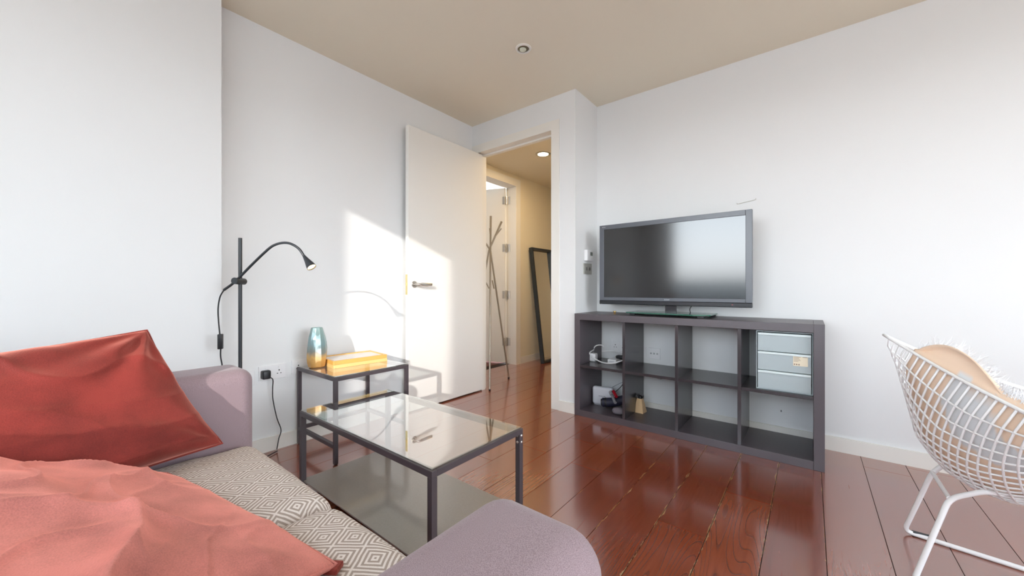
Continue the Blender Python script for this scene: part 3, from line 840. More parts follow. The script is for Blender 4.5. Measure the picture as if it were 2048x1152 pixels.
# ---------------------------------------------------------------- reading lamp
lp = thing('floor_lamp', 'slim black floor reading lamp with curved arm and small cone head behind the sofa', 'floor lamp', (-2.28, .65, 0))
B().lathe([(.001, 0), (.12, 0), (.122, .004), (.12, .016), (.02, .022), (.001, .022)], (-2.28, .65, 0), 40).build('base', M['black'], lp, True)
B().tube([(-2.28, .65, .02), (-2.28, .65, 1.235)], .0085, 16).build('pole', M['black'], lp, True)
armp = [(-2.333, .61, .970), (-2.287, .645, 1.013), (-2.219, .696, 1.097), (-2.157, .743, 1.170), (-2.126, .766, 1.196), (-2.091, .793, 1.207), (-2.058, .817, 1.201), (-2.027, .841, 1.176), (-2.004, .858, 1.135)]
armo = [Vector(p) + Vector((.014, -.018, 0)) for p in armp]
B().tube(smooth_path(armo, 5), .0062, 12).build('arm', M['black'], lp, True)
B().tube([Vector((-2.298, .672, 1.013)), Vector((-2.256, .618, 1.016))], .0165, 18).build('clamp', M['black'], lp, True)
hd = Vector((-.030, -.022, .06)).normalized() * -1
h0 = armo[-1] + Vector((-.003, -.002, .006))
hax = Vector((.56, .22, -.72)).normalized()
hb = B().lathe([(.007, 0), (.009, .01), (.014, .035), (.021, .062), (.0225, .076), (.0205, .076), (.018, .06), (.001, .05)], h0, 24, hax).build('lamp_shade', M['black'], lp, True)
B().lathe([(.0203, .0), (.0203, .004), (.001, .005)], h0 + hax * .066, 20, hax).build('bulb', mat('lit_bulb', (255, 230, 190), .3, emit=((255, 214, 150), 12)), lp, True)
c0 = Vector((.014, -.018, 0))
cbl = [(-2.333, .61, .970), (-2.349, .598, .935), (-2.356, .592, .88), (-2.355, .593, .817), (-2.349, .597, .745)]
B().tube(smooth_path([Vector(p) + c0 for p in cbl], 6), .0032, 8).build('upper_cord', M['blackp'], lp, True)
sw0 = Vector((-2.347, .599, .70)) + c0
B().box(sw0.x - .012, sw0.x + .012, sw0.y - .010, sw0.y + .010, .672, .748, .004, 3, rz=-.6).build('cord_switch', M['blackp'], lp, True)
B().tube(smooth_path([(-2.333, .582, .675), (-2.333, .582, .633), (-2.322, .588, .557), (-2.33, .59, .4), (-2.30, .62, .1), (-2.35, .68, .012), (-2.42, .76, .008), (-2.50, .90, .007)], 8), .0032, 8).build('lower_cord', M['blackp'], lp, True)
# plug with cable
pc = thing('power_plug', 'black plug with hanging cord in the double socket right of the sofa', 'plug', (-2.53, .855, .47))
B().box(-2.551, -2.512, .828, .872, .442, .492, .007, 3).build('plug_body', M['blackp'], pc, True)
B().tube(smooth_path([(-2.514, .866, .452), (-2.505, .878, .435), (-2.515, .880, .38), (-2.52, .884, .312), (-2.522, .905, .20), (-2.522, .928, .12), (-2.52, .915, .07), (-2.515, .903, .012)], 8), .003, 8).build('plug_cord', M['blackp'], pc, True)

# ---------------------------------------------------------------- sofa
def weave(name, rgb, rgb2, sc=420):
    m = mat(name, rgb, .92, spec=.2, sheen=.25)
    n, L = m.node_tree.nodes, m.node_tree.links
    t_ = n.new('ShaderNodeTexCoord')
    vo = n.new('ShaderNodeTexNoise'); vo.inputs['Scale'].default_value = sc; vo.inputs['Detail'].default_value = 2
    L.new(t_.outputs['Object'], vo.inputs['Vector'])
    r = n.new('ShaderNodeValToRGB')
    r.color_ramp.elements[0].position = .35; r.color_ramp.elements[0].color = s2l(rgb2)
    r.color_ramp.elements[1].position = .62; r.color_ramp.elements[1].color = s2l(rgb)
    L.new(vo.outputs['Fac'], r.inputs[0]); L.new(r.outputs[0], P(m).inputs['Base Color'])
    b_ = n.new('ShaderNodeBump'); b_.inputs['Strength'].default_value = .5; b_.inputs['Distance'].default_value = .001
    L.new(vo.outputs['Fac'], b_.inputs['Height']); L.new(b_.outputs[0], P(m).inputs['Normal'])
    return m
M['sofa'] = weave('mauve_grey_weave', (164, 144, 150), (132, 114, 120), 1000)
SXL, SXR = -1.535, -.405   # inner faces of the arms
sofa = thing('sofa', 'two-seat mauve-grey fabric sofa with diamond patterned seat covers', 'sofa', (-.97, .05, 0))

def arm(x0, x1, y0, y1, z0, z1, name):
    """upholstered arm: box whose top edges and front end are generously rounded"""
    def fn(r):
        return r
    b = B()
    n = 28
    # cross-section rings along y, front end rounded in plan and in elevation
    rings = []
    ys = [y0 + (y1 - y0) * t for t in (0, .2, .4, .6, .75, .86, .93, .97, .99, 1.0)]
    cxm = (x0 + x1) / 2; hw = (x1 - x0) / 2
    for y in ys:
        d = max(0, (y - (y1 - .10)) / .10)
        k = math.sqrt(max(0, 1 - d * d * .55)) if d < 1 else math.sqrt(.45)
        kw = hw * (1 - .18 * d * d)
        zt = z1 - .045 * d ** 3
        ring = []
        R = .055
        pts = [(cxm - kw, z0)]
        for a in range(7):
            t = PI - a * (PI / 2) / 6
            pts.append((cxm - kw + R + R * math.cos(t), zt - R + R * math.sin(t)))
        pts.append((cxm, zt + .006))
        for a in range(7):
            t = PI / 2 - a * (PI / 2) / 6
            pts.append((cxm + kw - R + R * math.cos(t), zt - R + R * math.sin(t)))
        pts.append((cxm + kw, z0))
        rings.append([b.bm.verts.new((px, y, pz)) for px, pz in pts])
    for r0, r1 in zip(rings[:-1], rings[1:]):
        for k in range(len(r0) - 1): b.bm.faces.new((r0[k], r0[k + 1], r1[k + 1], r1[k]))
        b.bm.faces.new((r0[-1], r0[0], r1[0], r1[-1]))
    b.bm.faces.new(rings[0][::-1]); b.bm.faces.new(rings[-1])
    return b
def arm2(x0, x1, y0, y1, z0, z1, r=.05):
    b = B()
    b.box(x0, x1, y0, y1, z0, z1)
    up = [e for e in b.bm.edges if all(v.co.z > z1 - .01 for v in e.verts)]
    fr = [e for e in b.bm.edges if all(v.co.y > y1 - .01 for v in e.verts) and abs(e.verts[0].co.z - e.verts[1].co.z) > .1]
    bmesh.ops.bevel(b.bm, geom=list(set(up + fr)), offset=r, segments=8, affect='EDGES', profile=.5)
    return b
armL = arm2(SXL - .2, SXL, -.42, .485, .10, .695, .045).build('arm', M['sofa'], sofa, 50)
armR = arm2(SXR, SXR + .205, -.42, .470, .10, .655, .05)
for v in armR.bm.verts:
    # top swells and the front corner is fuller
    if v.co.z > .55:
        v.co.z += .012 * math.cos((v.co.x - (SXR + .1)) / .11 * PI / 2)
armR = armR.build('arm', M['sofa'], sofa, 50)
armR['label'] = 'right arm with a dark seam near its outer edge'
B().tube(smooth_path([(SXR + .192, -.38, .632), (SXR + .192, .10, .640), (SXR + .190, .36, .640), (SXR + .182, .43, .632), (SXR + .160, .462, .612), (SXR + .145, .475, .56)], 8), .0024, 6).build('arm_seam', mat('dark_piping', (74, 64, 96), .8), armR, True)
B().box(SXL - .2, SXR + .205, -.60, -.38, .10, .80, .05, 6).build('backrest', M['sofa'], sofa, 50)
B().box(SXL, SXR, -.40, .43, .12, .30, .015, 3).build('seat_base', M['sofa'], sofa, 50)
for x, y in ((-1.68, -.52), (-1.68, .40), (-.26, .40), (-.26, -.52)):
    B().lathe([(.018, 0), (.026, .10), (.026, .101)], (x, y, 0), 16).build('leg', M['blackp'], sofa)

def diamond_mat():
    m = bpy.data.materials.new('woven_diamond_cover'); m.use_nodes = True
    n, L = m.node_tree.nodes, m.node_tree.links
    p = P(m); p.inputs['Roughness'].default_value = .95; p.inputs['Specular IOR Level'].default_value = .15
    t_ = n.new('ShaderNodeUVMap'); t_.uv_map = 'cover'
    # slight weave wobble
    no = n.new('ShaderNodeTexNoise'); no.inputs['Scale'].default_value = 22; L.new(t_.outputs[0], no.inputs['Vector'])
    sb = n.new('ShaderNodeVectorMath'); sb.operation = 'SUBTRACT'; sb.inputs[1].default_value = (.5, .5, .5); L.new(no.outputs['Color'], sb.inputs[0])
    sc = n.new('ShaderNodeVectorMath'); sc.operation = 'SCALE'; sc.inputs['Scale'].default_value = .004; L.new(sb.outputs[0], sc.inputs[0])
    ad = n.new('ShaderNodeVectorMath'); ad.operation = 'ADD'; L.new(t_.outputs[0], ad.inputs[0]); L.new(sc.outputs[0], ad.inputs[1])
    s_ = n.new('ShaderNodeSeparateXYZ'); L.new(ad.outputs[0], s_.inputs[0])
    def M_(op, a, b=None, c=None):
        q = n.new('ShaderNodeMath'); q.operation = op
        for i, v in enumerate((a, b, c)):
            if v is None: continue
            if isinstance(v, (int, float)): q.inputs[i].default_value = v
            else: L.new(v, q.inputs[i])
        return q.outputs[0]
    per = .092
    # rotate to lattice axes a=(u+v), b=(u-v): cells of |u|+|v| diamonds
    a = M_('DIVIDE', M_('ADD', s_.outputs['X'], s_.outputs['Y']), per)
    b = M_('DIVIDE', M_('SUBTRACT', s_.outputs['X'], s_.outputs['Y']), per)
    fa = M_('ABSOLUTE', M_('SUBTRACT', M_('FRACT', a), .5))
    fb = M_('ABSOLUTE', M_('SUBTRACT', M_('FRACT', b), .5))
    dist = M_('MULTIPLY', M_('MAXIMUM', fa, fb), 2)     # 0 centre .. 1 border
    st_ = M_('FRACT', M_('ADD', M_('MULTIPLY', dist, 3.5), .5))
    st2 = M_('ABSOLUTE', M_('SUBTRACT', st_, .5))
    rp = n.new('ShaderNodeValToRGB')
    rp.color_ramp.elements[0].position = .22; rp.color_ramp.elements[0].color = s2l((178, 164, 154))
    rp.color_ramp.elements[1].position = .29; rp.color_ramp.elements[1].color = s2l((238, 230, 224))
    L.new(st2, rp.inputs[0])
    wn_ = n.new('ShaderNodeTexNoise'); wn_.inputs['Scale'].default_value = 600; L.new(t_.outputs[0], wn_.inputs['Vector'])
    mx = n.new('ShaderNodeMix'); mx.data_type = 'RGBA'; mx.blend_type = 'MULTIPLY'; mx.inputs['Factor'].default_value = .35
    r2 = n.new('ShaderNodeValToRGB'); r2.color_ramp.elements[0].position = .3; r2.color_ramp.elements[0].color = (.55, .55, .55, 1); r2.color_ramp.elements[1].position = .6
    L.new(wn_.outputs['Fac'], r2.inputs[0])
    L.new(rp.outputs[0], mx.inputs['A']); L.new(r2.outputs[0], mx.inputs['B']); L.new(mx.outputs['Result'], p.inputs['Base Color'])
    b_ = n.new('ShaderNodeBump'); b_.inputs['Strength'].default_value = .4; b_.inputs['Distance'].default_value = .0015
    L.new(wn_.outputs['Fac'], b_.inputs['Height']); L.new(b_.outputs[0], p.inputs['Normal'])
    return m
M['cover'] = diamond_mat()

def seat_cushion(x0, x1, y0, y1, z0, z1, seed):
    bm = bmesh.new()
    uvl = bm.loops.layers.uv.new('cover')
    nx, ny, r = 30, 40, .055
    # profile along y: back -> front over the rounded nose and down
    prof = []
    for i in range(ny + 1):
        y = y0 + (y1 - r - y0) * i / ny
        prof.append((y, z1, y - y1))
    arc = 10
    for k in range(1, arc + 1):
        a = PI / 2 * k / arc
        prof.append((y1 - r + r * math.sin(a), z1 - r + r * math.cos(a), -r + r * a))
    for k in range(1, 8):
        prof.append((y1, z1 - r - (z1 - r - z0) * k / 7, -r + r * PI / 2 + (z1 - r - z0) * k / 7))
    g = []
    for i in range(nx + 1):
        u = i / nx; x = x0 + (x1 - x0) * u
        e = min(u, 1 - u)
        drop = .022 * (1 - min(1, e / .10)) ** 2
        row = []
        for j, (y, z, s) in enumerate(prof):
            t = (y - y0) / (y1 - y0)
            crown = .018 * math.sin(PI * u) * math.sin(PI * min(1, max(0, t * .9 + .05)))
            wr = noise.fractal(Vector((x * 6, y * 6, seed)), 1, 2, 3) * .004
            up = z > z0 + .06
            zz = z + ((crown - drop + wr) if up else 0)
            yy = y - (.012 * (1 - min(1, e / .08)) ** 2 if s > -r else 0)
            row.append((bm.verts.new((x, yy, zz)), (x * math.cos(.1) - s * math.sin(.1), s * math.cos(.1) + x * math.sin(.1))))
        g.append(row)
    for i in range(nx):
        for j in range(len(prof) - 1):
            f = bm.faces.new((g[i][j][0], g[i + 1][j][0], g[i + 1][j + 1][0], g[i][j + 1][0]))
            for l, q in zip(f.loops, (g[i][j], g[i + 1][j], g[i + 1][j + 1], g[i][j + 1])): l[uvl].uv = q[1]
    # sides, back, bottom
    for row in (g[0], g[-1]):
        bot = [bm.verts.new((v[0].co.x, min(v[0].co.y, y1 - .002), z0)) for v in row[:-1]]
        for j in range(len(bot) - 1):
            try:
                f = bm.faces.new((row[j][0], row[j + 1][0], bot[j + 1], bot[j]))
                for l in f.loops: l[uvl].uv = (l.vert.co.y, l.vert.co.z)
            except Exception: pass
    bmesh.ops.translate(bm, vec=-Vector(sofa['_o']), verts=bm.verts[:])
    bmesh.ops.recalc_face_normals(bm, faces=bm.faces[:])
    me = bpy.data.meshes.new('seat_cushion'); bm.to_mesh(me); bm.free()
    for p in me.polygons: p.use_smooth = True
    me.materials.append(M['cover'])
    o = bpy.data.objects.new('seat_cushion', me); COL.objects.link(o); o.parent = sofa; o['_o'] = sofa['_o']
    return o
seat_cushion(SXL + .002, -.945, -.38, .482, .302, .448, 1)
seat_cushion(-.943, SXR - .002, -.38, .478, .302, .452, 5)

# ---------------------------------------------------------------- velvet cushions
def velvet(name, rgb, sh):
    m = mat(name, rgb, .75, spec=.25, sheen=sh)
    p = P(m)
    p.inputs['Sheen Tint'].default_value = s2l((255, 168, 150))
    p.inputs['Sheen Roughness'].default_value = .45
    n, L = m.node_tree.nodes, m.node_tree.links
    t_ = n.new('ShaderNodeTexCoord')
    a = n.new('ShaderNodeTexNoise'); a.inputs['Scale'].default_value = 9; a.inputs['Detail'].default_value = 5
    c = n.new('ShaderNodeTexNoise'); c.inputs['Scale'].default_value = 380; c.inputs['Detail'].default_value = 2
    L.new(t_.outputs['Object'], a.inputs['Vector']); L.new(t_.outputs['Object'], c.inputs['Vector'])
    ad = n.new('ShaderNodeMath'); ad.operation = 'MULTIPLY_ADD'; ad.inputs[1].default_value = .35
    L.new(c.outputs['Fac'], ad.inputs[0]); L.new(a.outputs['Fac'], ad.inputs[2])
    r = n.new('ShaderNodeValToRGB')
    r.color_ramp.elements[0].position = .45; r.color_ramp.elements[0].color = s2l(tuple(v * .84 for v in rgb))
    r.color_ramp.elements[1].position = .85; r.color_ramp.elements[1].color = s2l(tuple(min(255, v * 1.12) for v in rgb))
    L.new(ad.outputs[0], r.inputs[0]); L.new(r.outputs[0], p.inputs['Base Color'])
    b_ = n.new('ShaderNodeBump'); b_.inputs['Strength'].default_value = .35; b_.inputs['Distance'].default_value = .002
    L.new(c.outputs['Fac'], b_.inputs['Height']); L.new(b_.outputs[0], p.inputs['Normal'])
    return m
M['velvet'] = velvet('rust_velvet', (130, 50, 44), .8)
M['velvet_lit'] = velvet('red_velvet_lit', (202, 128, 120), .9)  # the same red velvet, coloured paler for the daylight on it

def cushion(name, c, T, folds, m, label, n=90, pinch=.05, power=.42, extra=None, back=1.0):
    """c = four corners (u0v0, u1v0, u1v1, u0v1); T thickness; folds(u,v,side) -> offset along normal"""
    c = [Vector(q) for q in c]
    nrm = (c[2] - c[0]).cross(c[3] - c[1]).normalized()
    if nrm.z < 0: nrm = -nrm
    b = B()
    def base_pt(u, v):
        # edges bow inward between the pointed corners
        uu = u + pinch * math.sin(PI * v) * (.5 - u) * 2 * (abs(u - .5) * 2) ** 2
        vv = v + pinch * math.sin(PI * u) * (.5 - v) * 2 * (abs(v - .5) * 2) ** 2
        return c[0] * (1 - uu) * (1 - vv) + c[1] * uu * (1 - vv) + c[2] * uu * vv + c[3] * (1 - uu) * vv
    def prof(u, v): return (max(0, 4 * u * (1 - u)) * max(0, 4 * v * (1 - v))) ** power
    grids = []
    for side in (1, -1):
        g = []
        for i in range(n + 1):
            row = []
            for j in range(n + 1):
                u, v = i / n, j / n
                k = prof(u, v)
                q = base_pt(u, v) + nrm * side * (T / 2 * k + folds(u, v, side) * min(1, k * 2.2)) * (1 if side > 0 else back)
                if extra: q = extra(u, v, side, q)
                row.append(b.bm.verts.new(q))
            g.append(row)
        grids.append(g)
        for i in range(n):
            for j in range(n):
                b.bm.faces.new((g[i][j], g[i + 1][j], g[i + 1][j + 1], g[i][j + 1]))
    bmesh.ops.remove_doubles(b.bm, verts=b.bm.verts[:], dist=.0004)
    t = thing(name, label, 'cushion', tuple(sum(c, Vector()) / 4))
    b.build('cover', m, t, 'all')
    edge = [base_pt(i / 30, 0) for i in range(30)] + [base_pt(1, i / 30) for i in range(30)] + [base_pt(1 - i / 30, 1) for i in range(30)] + [base_pt(0, 1 - i / 30) for i in range(30)]
    if extra: edge = [extra(.5, .5, 0, q) for q in edge]
    B().tube(edge, .0035, 6, closed=True).build('piping', m, t, True)
    return t

def ridge(x): return 1 - abs(2 * (x - math.floor(x)) - 1)
def folds1(u, v, side):
    # v: 0 bottom .. 1 top ; u: 0 left(away from window wall?) .. 1
    f = 0
    nn = lambda a, b_, s: noise.noise(Vector((u * a, v * b_, s + side)))
    f += .016 * (nn(2.2, 2.2, 3))
    f += .012 * (1 - abs(math.sin(u * 5 + v * 7 + nn(2.5, 2.5, 31) * 3))) ** 2 * v
    f += .014 * (1 - abs(math.sin(v * 15 + u * 2 + nn(2, 3, 41) * 3))) ** 2 * max(0, .75 - v)            # horizontal folds lower half
    d = math.hypot(u - 1.0, v - 1.0); a = math.atan2(1 - v, 1 - u + 1e-6)
    f += .010 * math.sin(a * 13 + nn(3, 3, 1) * 2) * max(0, 1 - d * 1.4) * min(1, d * 5)   # folds radiating from the top right corner
    d2 = math.hypot(u - 1.0, v); a2 = math.atan2(v, 1 - u + 1e-6)
    f += .007 * math.sin(a2 * 11) * max(0, 1 - d2 * 1.6) * min(1, d2 * 5)
    d3 = math.hypot(u, v - 1.0); a3 = math.atan2(1 - v, u + 1e-6)
    f += .008 * math.sin(a3 * 12 + 1) * max(0, 1 - d3 * 1.3) * min(1, d3 * 5)
    f += .004 * math.sin(u * 34 + nn(5, 4, 4) * 3) * max(0, (v - .78) * 4.5)               # gathers below the top seam
    return f
# corners: bottom-left (hidden, towards the back), bottom-right (front), top-right, top-left
cushion('velvet_cushion', [(-1.29, -.20, .480), (-1.475, .372, .482), (-1.570, .210, .850), (-1.43, -.345, .812)], .17, folds1, M['velvet'],
        'large rust-red velvet cushion standing against the left arm of the sofa', pinch=.03, back=.12)

def folds2(u, v, side):
    nn = lambda a, b_, s: noise.noise(Vector((u * a, v * b_, s + side * 3)))
    w1 = nn(2.3, 2.3, 21) * 1.1; w2 = nn(3.1, 3.1, 37) * .8
    f = .030 * nn(1.8, 1.8, 2)
    # long soft folds fanning out from the zip corner and sharper creases across them
    a1 = u * 2.3 - v * 3.1 + w1
    f += .055 * (1 - abs(math.sin(a1 * 1.5))) ** 1.8 * (.4 + .6 * min(1, max(0, nn(1.6, 1.6, 5) + .6)))
    a2 = u * 3.6 + v * 2.4 + w2 * 1.5
    f += .026 * (1 - abs(math.sin(a2 * 1.9 + 1))) ** 2.2
    a3 = u * 6 - v * 5 + nn(4, 4, 9) * 2
    f += .010 * (1 - abs(math.sin(a3 * 2))) ** 3
    d = math.hypot(u - 1.0, v); a = math.atan2(v, 1 - u + 1e-6)
    f += .016 * math.sin(a * 8 + .6 + w2) * max(0, 1 - d * 1.6) * min(1, d * 5)
    return f * .85 * (.22 + .78 * min(1, v * 1.9) ** 1.3)
def shape2(u, v, side, q):
    # the front edge is pushed in towards the zip corner, the hind left part swells up against the other cushion
    q = q.copy()
    if side:
        q.z = max(q.z, .471)
        q.y -= .050 * math.sin(PI * min(1, max(0, (u - .35) / .62))) ** 2 * (1 - v) ** 2
    return q
cushion('crumpled_cushion', [(-1.365, .222, .476), (-.675, .340, .474), (-.60, -.20, .60), (-1.19, -.26, .74)], .065, folds2, M['velvet_lit'],
        'crumpled red velvet cushion, coloured paler for daylight, lying across the sofa seat nearest the viewer', n=130, pinch=-.02, power=.5)
tag(B().box(-.690, -.664, .322, .348, .466, .476, .002, 2, rz=.6).build('zip_tag', M['velvet']), 'small rust-red zip tag at the front corner of the crumpled red cushion', 'zip tag')

# ---------------------------------------------------------------- coat stand
cs = thing('coat_stand', 'slender metal coat stand with three crossing rods in the doorway', 'coat stand', (-2.6, 2.92, 0))
knot = Vector((-2.602, 2.925, 1.38))
M['csm'] = mat('satin_bronze_steel', (158, 148, 134), .3, metal=.7)
tops = [Vector((-2.590, 2.935, 1.725)), Vector((-2.53, 2.98, 1.66)), Vector((-2.62, 2.80, 1.60))]
feet = [Vector((-2.412, 2.705, .0)), Vector((-2.580, 3.205, .0)), Vector((-2.86, 2.82, .0))]
offs = [Vector((.008, -.004, 0)), Vector((-.004, .009, 0)), Vector((-.008, -.006, 0))]
order = [(0, 1), (1, 2), (2, 0)]
tops = [Vector((-2.597, 2.93, 1.73)), Vector((-2.68, 2.81, 1.57)), Vector((-2.535, 3.03, 1.68))]
for i in range(3):
    f, tp_, of = feet[i], tops[i], offs[i]
    r_ = B().tube([f + Vector((0, 0, .012)), knot + of, tp_], [.009, .009, .011], 12).build('rod', M['csm'], cs, True)
    B().lathe([(.008, 0), (.0105, .002), (.0105, .014), (.009, .016)], f, 12).build('foot_cap', M['blackp'], r_)
for a_, b_ in (((-2.55, 2.958, 1.53), (-2.50, 2.985, 1.60)), ((-2.600, 2.93, 1.50), (-2.585, 2.90, 1.60)), ((-2.60, 2.985, .98), (-2.638, 3.0, 1.065)), ((-2.53, 2.83, .98), (-2.56, 2.80, 1.06))):
    B().tube([a_, b_], .0065, 10).build('peg', M['csm'], cs)

# ---------------------------------------------------------------- leaning mirror in the hall
mr = thing('leaning_mirror', 'tall dark-framed mirror leaning on the hall wall', 'mirror', (-2.76, 4.33, 0))
def lean(y, s, d):   # s along height, d thickness outwards
    bx, tx, zt = -2.765, -2.955, 1.525
    dirv = Vector((tx - bx, 0, zt)); ln = dirv.length; dirv.normalize()
    nn = Vector((dirv.z, 0, -dirv.x))
    return Vector((bx, y, 0)) + dirv * s + nn * d
LN = Vector((.19, 0, 1.525)).length
def slab(b, y0, y1, s0, s1, d0, d1):
    q = [lean(y0, s0, d0), lean(y1, s0, d0), lean(y1, s1, d0), lean(y0, s1, d0)]
    off = lean(0, 0, d1) - lean(0, 0, d0)
    return b.poly(q, off)
b = B(); my0, my1, fw = 4.10, 4.60, .028
slab(b, my0, my0 + fw, 0, LN, 0, .05); slab(b, my1 - fw, my1, 0, LN, 0, .05)
slab(b, my0 + fw, my1 - fw, 0, fw, 0, .05); slab(b, my0 + fw, my1 - fw, LN - fw, LN, 0, .05)
b.build('frame', mat('black_blue_frame', (40, 48, 56), .4), mr)
slab(B(), my0 + fw, my1 - fw, fw, LN - fw, .004, .012).build('mirror_glass', M['mirror'], mr)

# ---------------------------------------------------------------- diamond wire chair
ch = thing('wire_chair', 'white wire diamond-shaped lounge chair on a bent rod base right of the bookcase', 'chair', (.55, 1.92, 0))
Bk, Lf, Rt, Fr = Vector((.213, 1.95, .805)), Vector((.515, 1.485, .612)), Vector((.635, 2.318, .60)), Vector((.955, 1.845, .43))
tab = [(0, .213, .805), (.10, .242, .712), (.20, .268, .592), (.31, .293, .463), (.39, .329, .401), (.46, .364, .359), (.55, .421, .325), (.64, .474, .312), (.73, .545, .312), (.85, .70, .345), (1.0, .955, .43)]
def prof_at(s):
    for (s0, x0_, z0_), (s1, x1_, z1_) in zip(tab[:-1], tab[1:]):
        if s <= s1:
            t = (s - s0) / (s1 - s0)
            return x0_ + (x1_ - x0_) * t, z0_ + (z1_ - z0_) * t
    return tab[-1][1:]
def shell(u, v):
    q = Bk * (1 - u) * (1 - v) + Lf * u * (1 - v) + Rt * (1 - u) * v + Fr * u * v
    s = (u + v) / 2
    bi = Bk * (1 - s) ** 2 + (Lf + Rt) * s * (1 - s) + Fr * s * s
    px, pz = prof_at(s)
    den = max(1e-4, s * s * (1 - s) ** 2)
    w_ = max(0, min(1, u * (1 - u) * v * (1 - v) / den)) ** .75
    q = q + Vector((px - bi.x, (1.95 - .14 * (px - .213)) - bi.y, pz - bi.z)) * w_
    # slight inward bow of the rim
    q.z -= .012 * math.sin(PI * u) * (1 - v) ** 6 + .012 * math.sin(PI * v) * (1 - u) ** 6
    return q
NW = 25
b = B()
for k in range(1, NW):
    t_ = k / NW
    b.tube([shell(i / 26, t_) for i in range(27)], .0031, 6)
    b.tube([shell(t_, i / 26) for i in range(27)], .0031, 6)
b.build('wire_grid', M['chair'], ch, 'all')
rim = [shell(i / 24, 0) for i in range(24)] + [shell(1, i / 24) for i in range(24)] + [shell(1 - i / 24, 1) for i in range(24)] + [shell(0, 1 - i / 24) for i in range(24)]
B().tube(rim, .0050, 8, closed=True).build('rim', M['chair'], ch, 'all')
rim2 = [q + (Vector((.58, 1.92, .5)) - q).normalized() * .012 for q in rim]
B().tube(rim2, .0042, 8, closed=True).build('inner_rim', M['chair'], ch, 'all')
# base: two sled loops, cross rods at the bends
def loop(f0, bend0, up0, up1, bend1, f1):
    pts = [up0, bend0, f0, f1, bend1, up1]
    out = []
    pts = [Vector(p) for p in pts]
    rr = .03
    n_ = len(pts)
    for i in range(n_):
        a_, p_, c_ = pts[i - 1], pts[i], pts[(i + 1) % n_]
        d0 = (a_ - p_).normalized(); d1_ = (c_ - p_).normalized()
        for k in range(6):
            t_ = k / 5
            p0_ = p_ + d0 * rr; p2_ = p_ + d1_ * rr
            out.append(p0_ * (1 - t_) ** 2 + p_ * 2 * t_ * (1 - t_) + p2_ * t_ * t_)
    return B().tube(out, .0078, 12, closed=True)
R0 = .0088
near = loop((.262, 1.785, R0), (.351, 1.83, .30), (.425, 1.80, .362), (.72, 1.76, .36), (.79, 1.77, .30), (.90, 1.68, R0)).build('base_loop', M['chair'], ch, 'all')
far = loop((.293, 2.155, R0), (.352, 2.053, .30), (.405, 2.05, .365), (.76, 2.02, .36), (.82, 1.99, .30), (.95, 2.07, R0)).build('base_loop', M['chair'], ch, 'all')
B().tube([(.351, 1.83, .30), (.352, 2.053, .30)], .0062, 10).build('cross_rod', M['chair'], ch, True)
B().tube([(.79, 1.77, .30), (.82, 1.99, .30)], .0062, 10).build('cross_rod', M['chair'], ch, True)
B().box(.315, .372, 2.146, 2.166, .0, .017, .003).build('floor_glide', mat('dark_rubber', (52, 58, 62), .6), ch)
B().tube([(.43, 1.80, .362), (.44, 1.93, .34), (.42, 2.04, .365)], .006, 10).build('seat_bracket', M['chair'], ch, True)

# sheepskin inside the shell
sk = thing('sheepskin', 'tan-backed white sheepskin draped inside the white wire chair', 'sheepskin', (.55, 1.95, .36))
inner_c = Vector((.62, 1.92, .75))
def skin(a, t):
    """a along u, t: 0 = lifted near edge, 1 = far side"""
    u = .16 + .80 * a
    v = max(0.0, -.16 + t * 1.0)
    u2 = u
    q = shell(min(u2, .97), min(v, .93))
    inn = (inner_c - q).normalized()
    q = q + inn * (.022 + .008 * noise.noise(Vector((a * 5, t * 5, 1))))
    if t < .16:
        e = (.16 - t) / .16
        hump = .072 * max(0, math.sin(PI * min(1, max(0, (a - .02) / .58)))) ** .8
        q = q + Vector((.05, .06, 1)).normalized() * hump * e + inn * .02 * math.sin(PI * e) 
    return q
hm = mat('tan_suede', (222, 182, 148), .85, spec=.2, sheen=.2)
n_, L_ = hm.node_tree.nodes, hm.node_tree.links
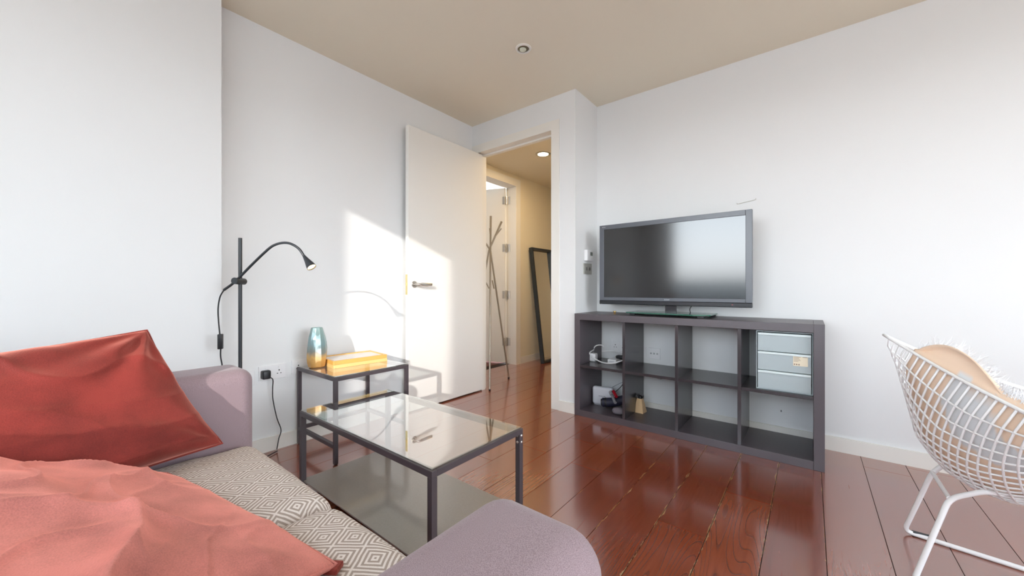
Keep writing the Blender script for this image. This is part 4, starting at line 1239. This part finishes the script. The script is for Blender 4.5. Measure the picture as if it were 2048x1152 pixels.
ca = n_.new('ShaderNodeAttribute'); ca.attribute_name = 'bare'
cm = n_.new('ShaderNodeMix'); cm.data_type = 'RGBA'; cm.inputs['A'].default_value = s2l((245, 218, 194)); cm.inputs['B'].default_value = s2l((226, 228, 230))
L_.new(ca.outputs['Fac'], cm.inputs['Factor']); L_.new(cm.outputs['Result'], P(hm).inputs['Base Color'])
b = B()
lay = b.bm.verts.layers.float.new('bare')
g = b.grid(skin, 44, 44)
for i in range(45):
    for j in range(45):
        a_, t_ = i / 44, j / 44
        dd = noise.noise(Vector((a_ * 6, t_ * 6, 3))) * .08
        g[i][j][lay] = 1.0 if abs((t_ - .16) - .35 * (a_ - .28)) + dd < .06 and a_ > .33 else 0.0
hide = b.build('hide', hm, sk, 'all')
sol = hide.modifiers.new('thick', 'SOLIDIFY'); sol.thickness = .004; sol.offset = 1
# wool: tapered strands on the inner side
b = B()
r_ = random.Random(11)
for k in range(5200):
    a_, t_ = r_.random(), r_.random()
    q = skin(a_, t_)
    du = skin(min(1, a_ + .01), t_) - q; dv_ = skin(a_, min(1, t_ + .01)) - q
    nn = du.cross(dv_)
    if nn.length < 1e-9: continue
    nn.normalize()
    if nn.dot(inner_c - q) < 0: nn = -nn
    nn = (nn + Vector((r_.uniform(-.7, .7), r_.uniform(-.7, .7), r_.uniform(-.4, .8)))).normalized()
    ln = r_.uniform(.018, .042)
    w1 = nn.cross(Vector((r_.uniform(-1, 1), r_.uniform(-1, 1), 1))).normalized() * .0012
    p0_ = q + nn * .002
    m_ = p0_ + nn * ln * .6 + w1 * r_.uniform(-4, 4)
    e_ = p0_ + nn * ln + w1 * r_.uniform(-8, 8)
    vv = [b.bm.verts.new(x) for x in (p0_ - w1, p0_ + w1, m_ + w1 * .7, m_ - w1 * .7, e_)]
    b.bm.faces.new(vv[:4]); b.bm.faces.new((vv[3], vv[2], vv[4]))
wool = b.build('wool', mat('white_wool', (240, 240, 242), .9, spec=.1), sk)
wool['kind'] = 'stuff'

for o in bpy.data.objects:
    if '_o' in o: del o['_o']
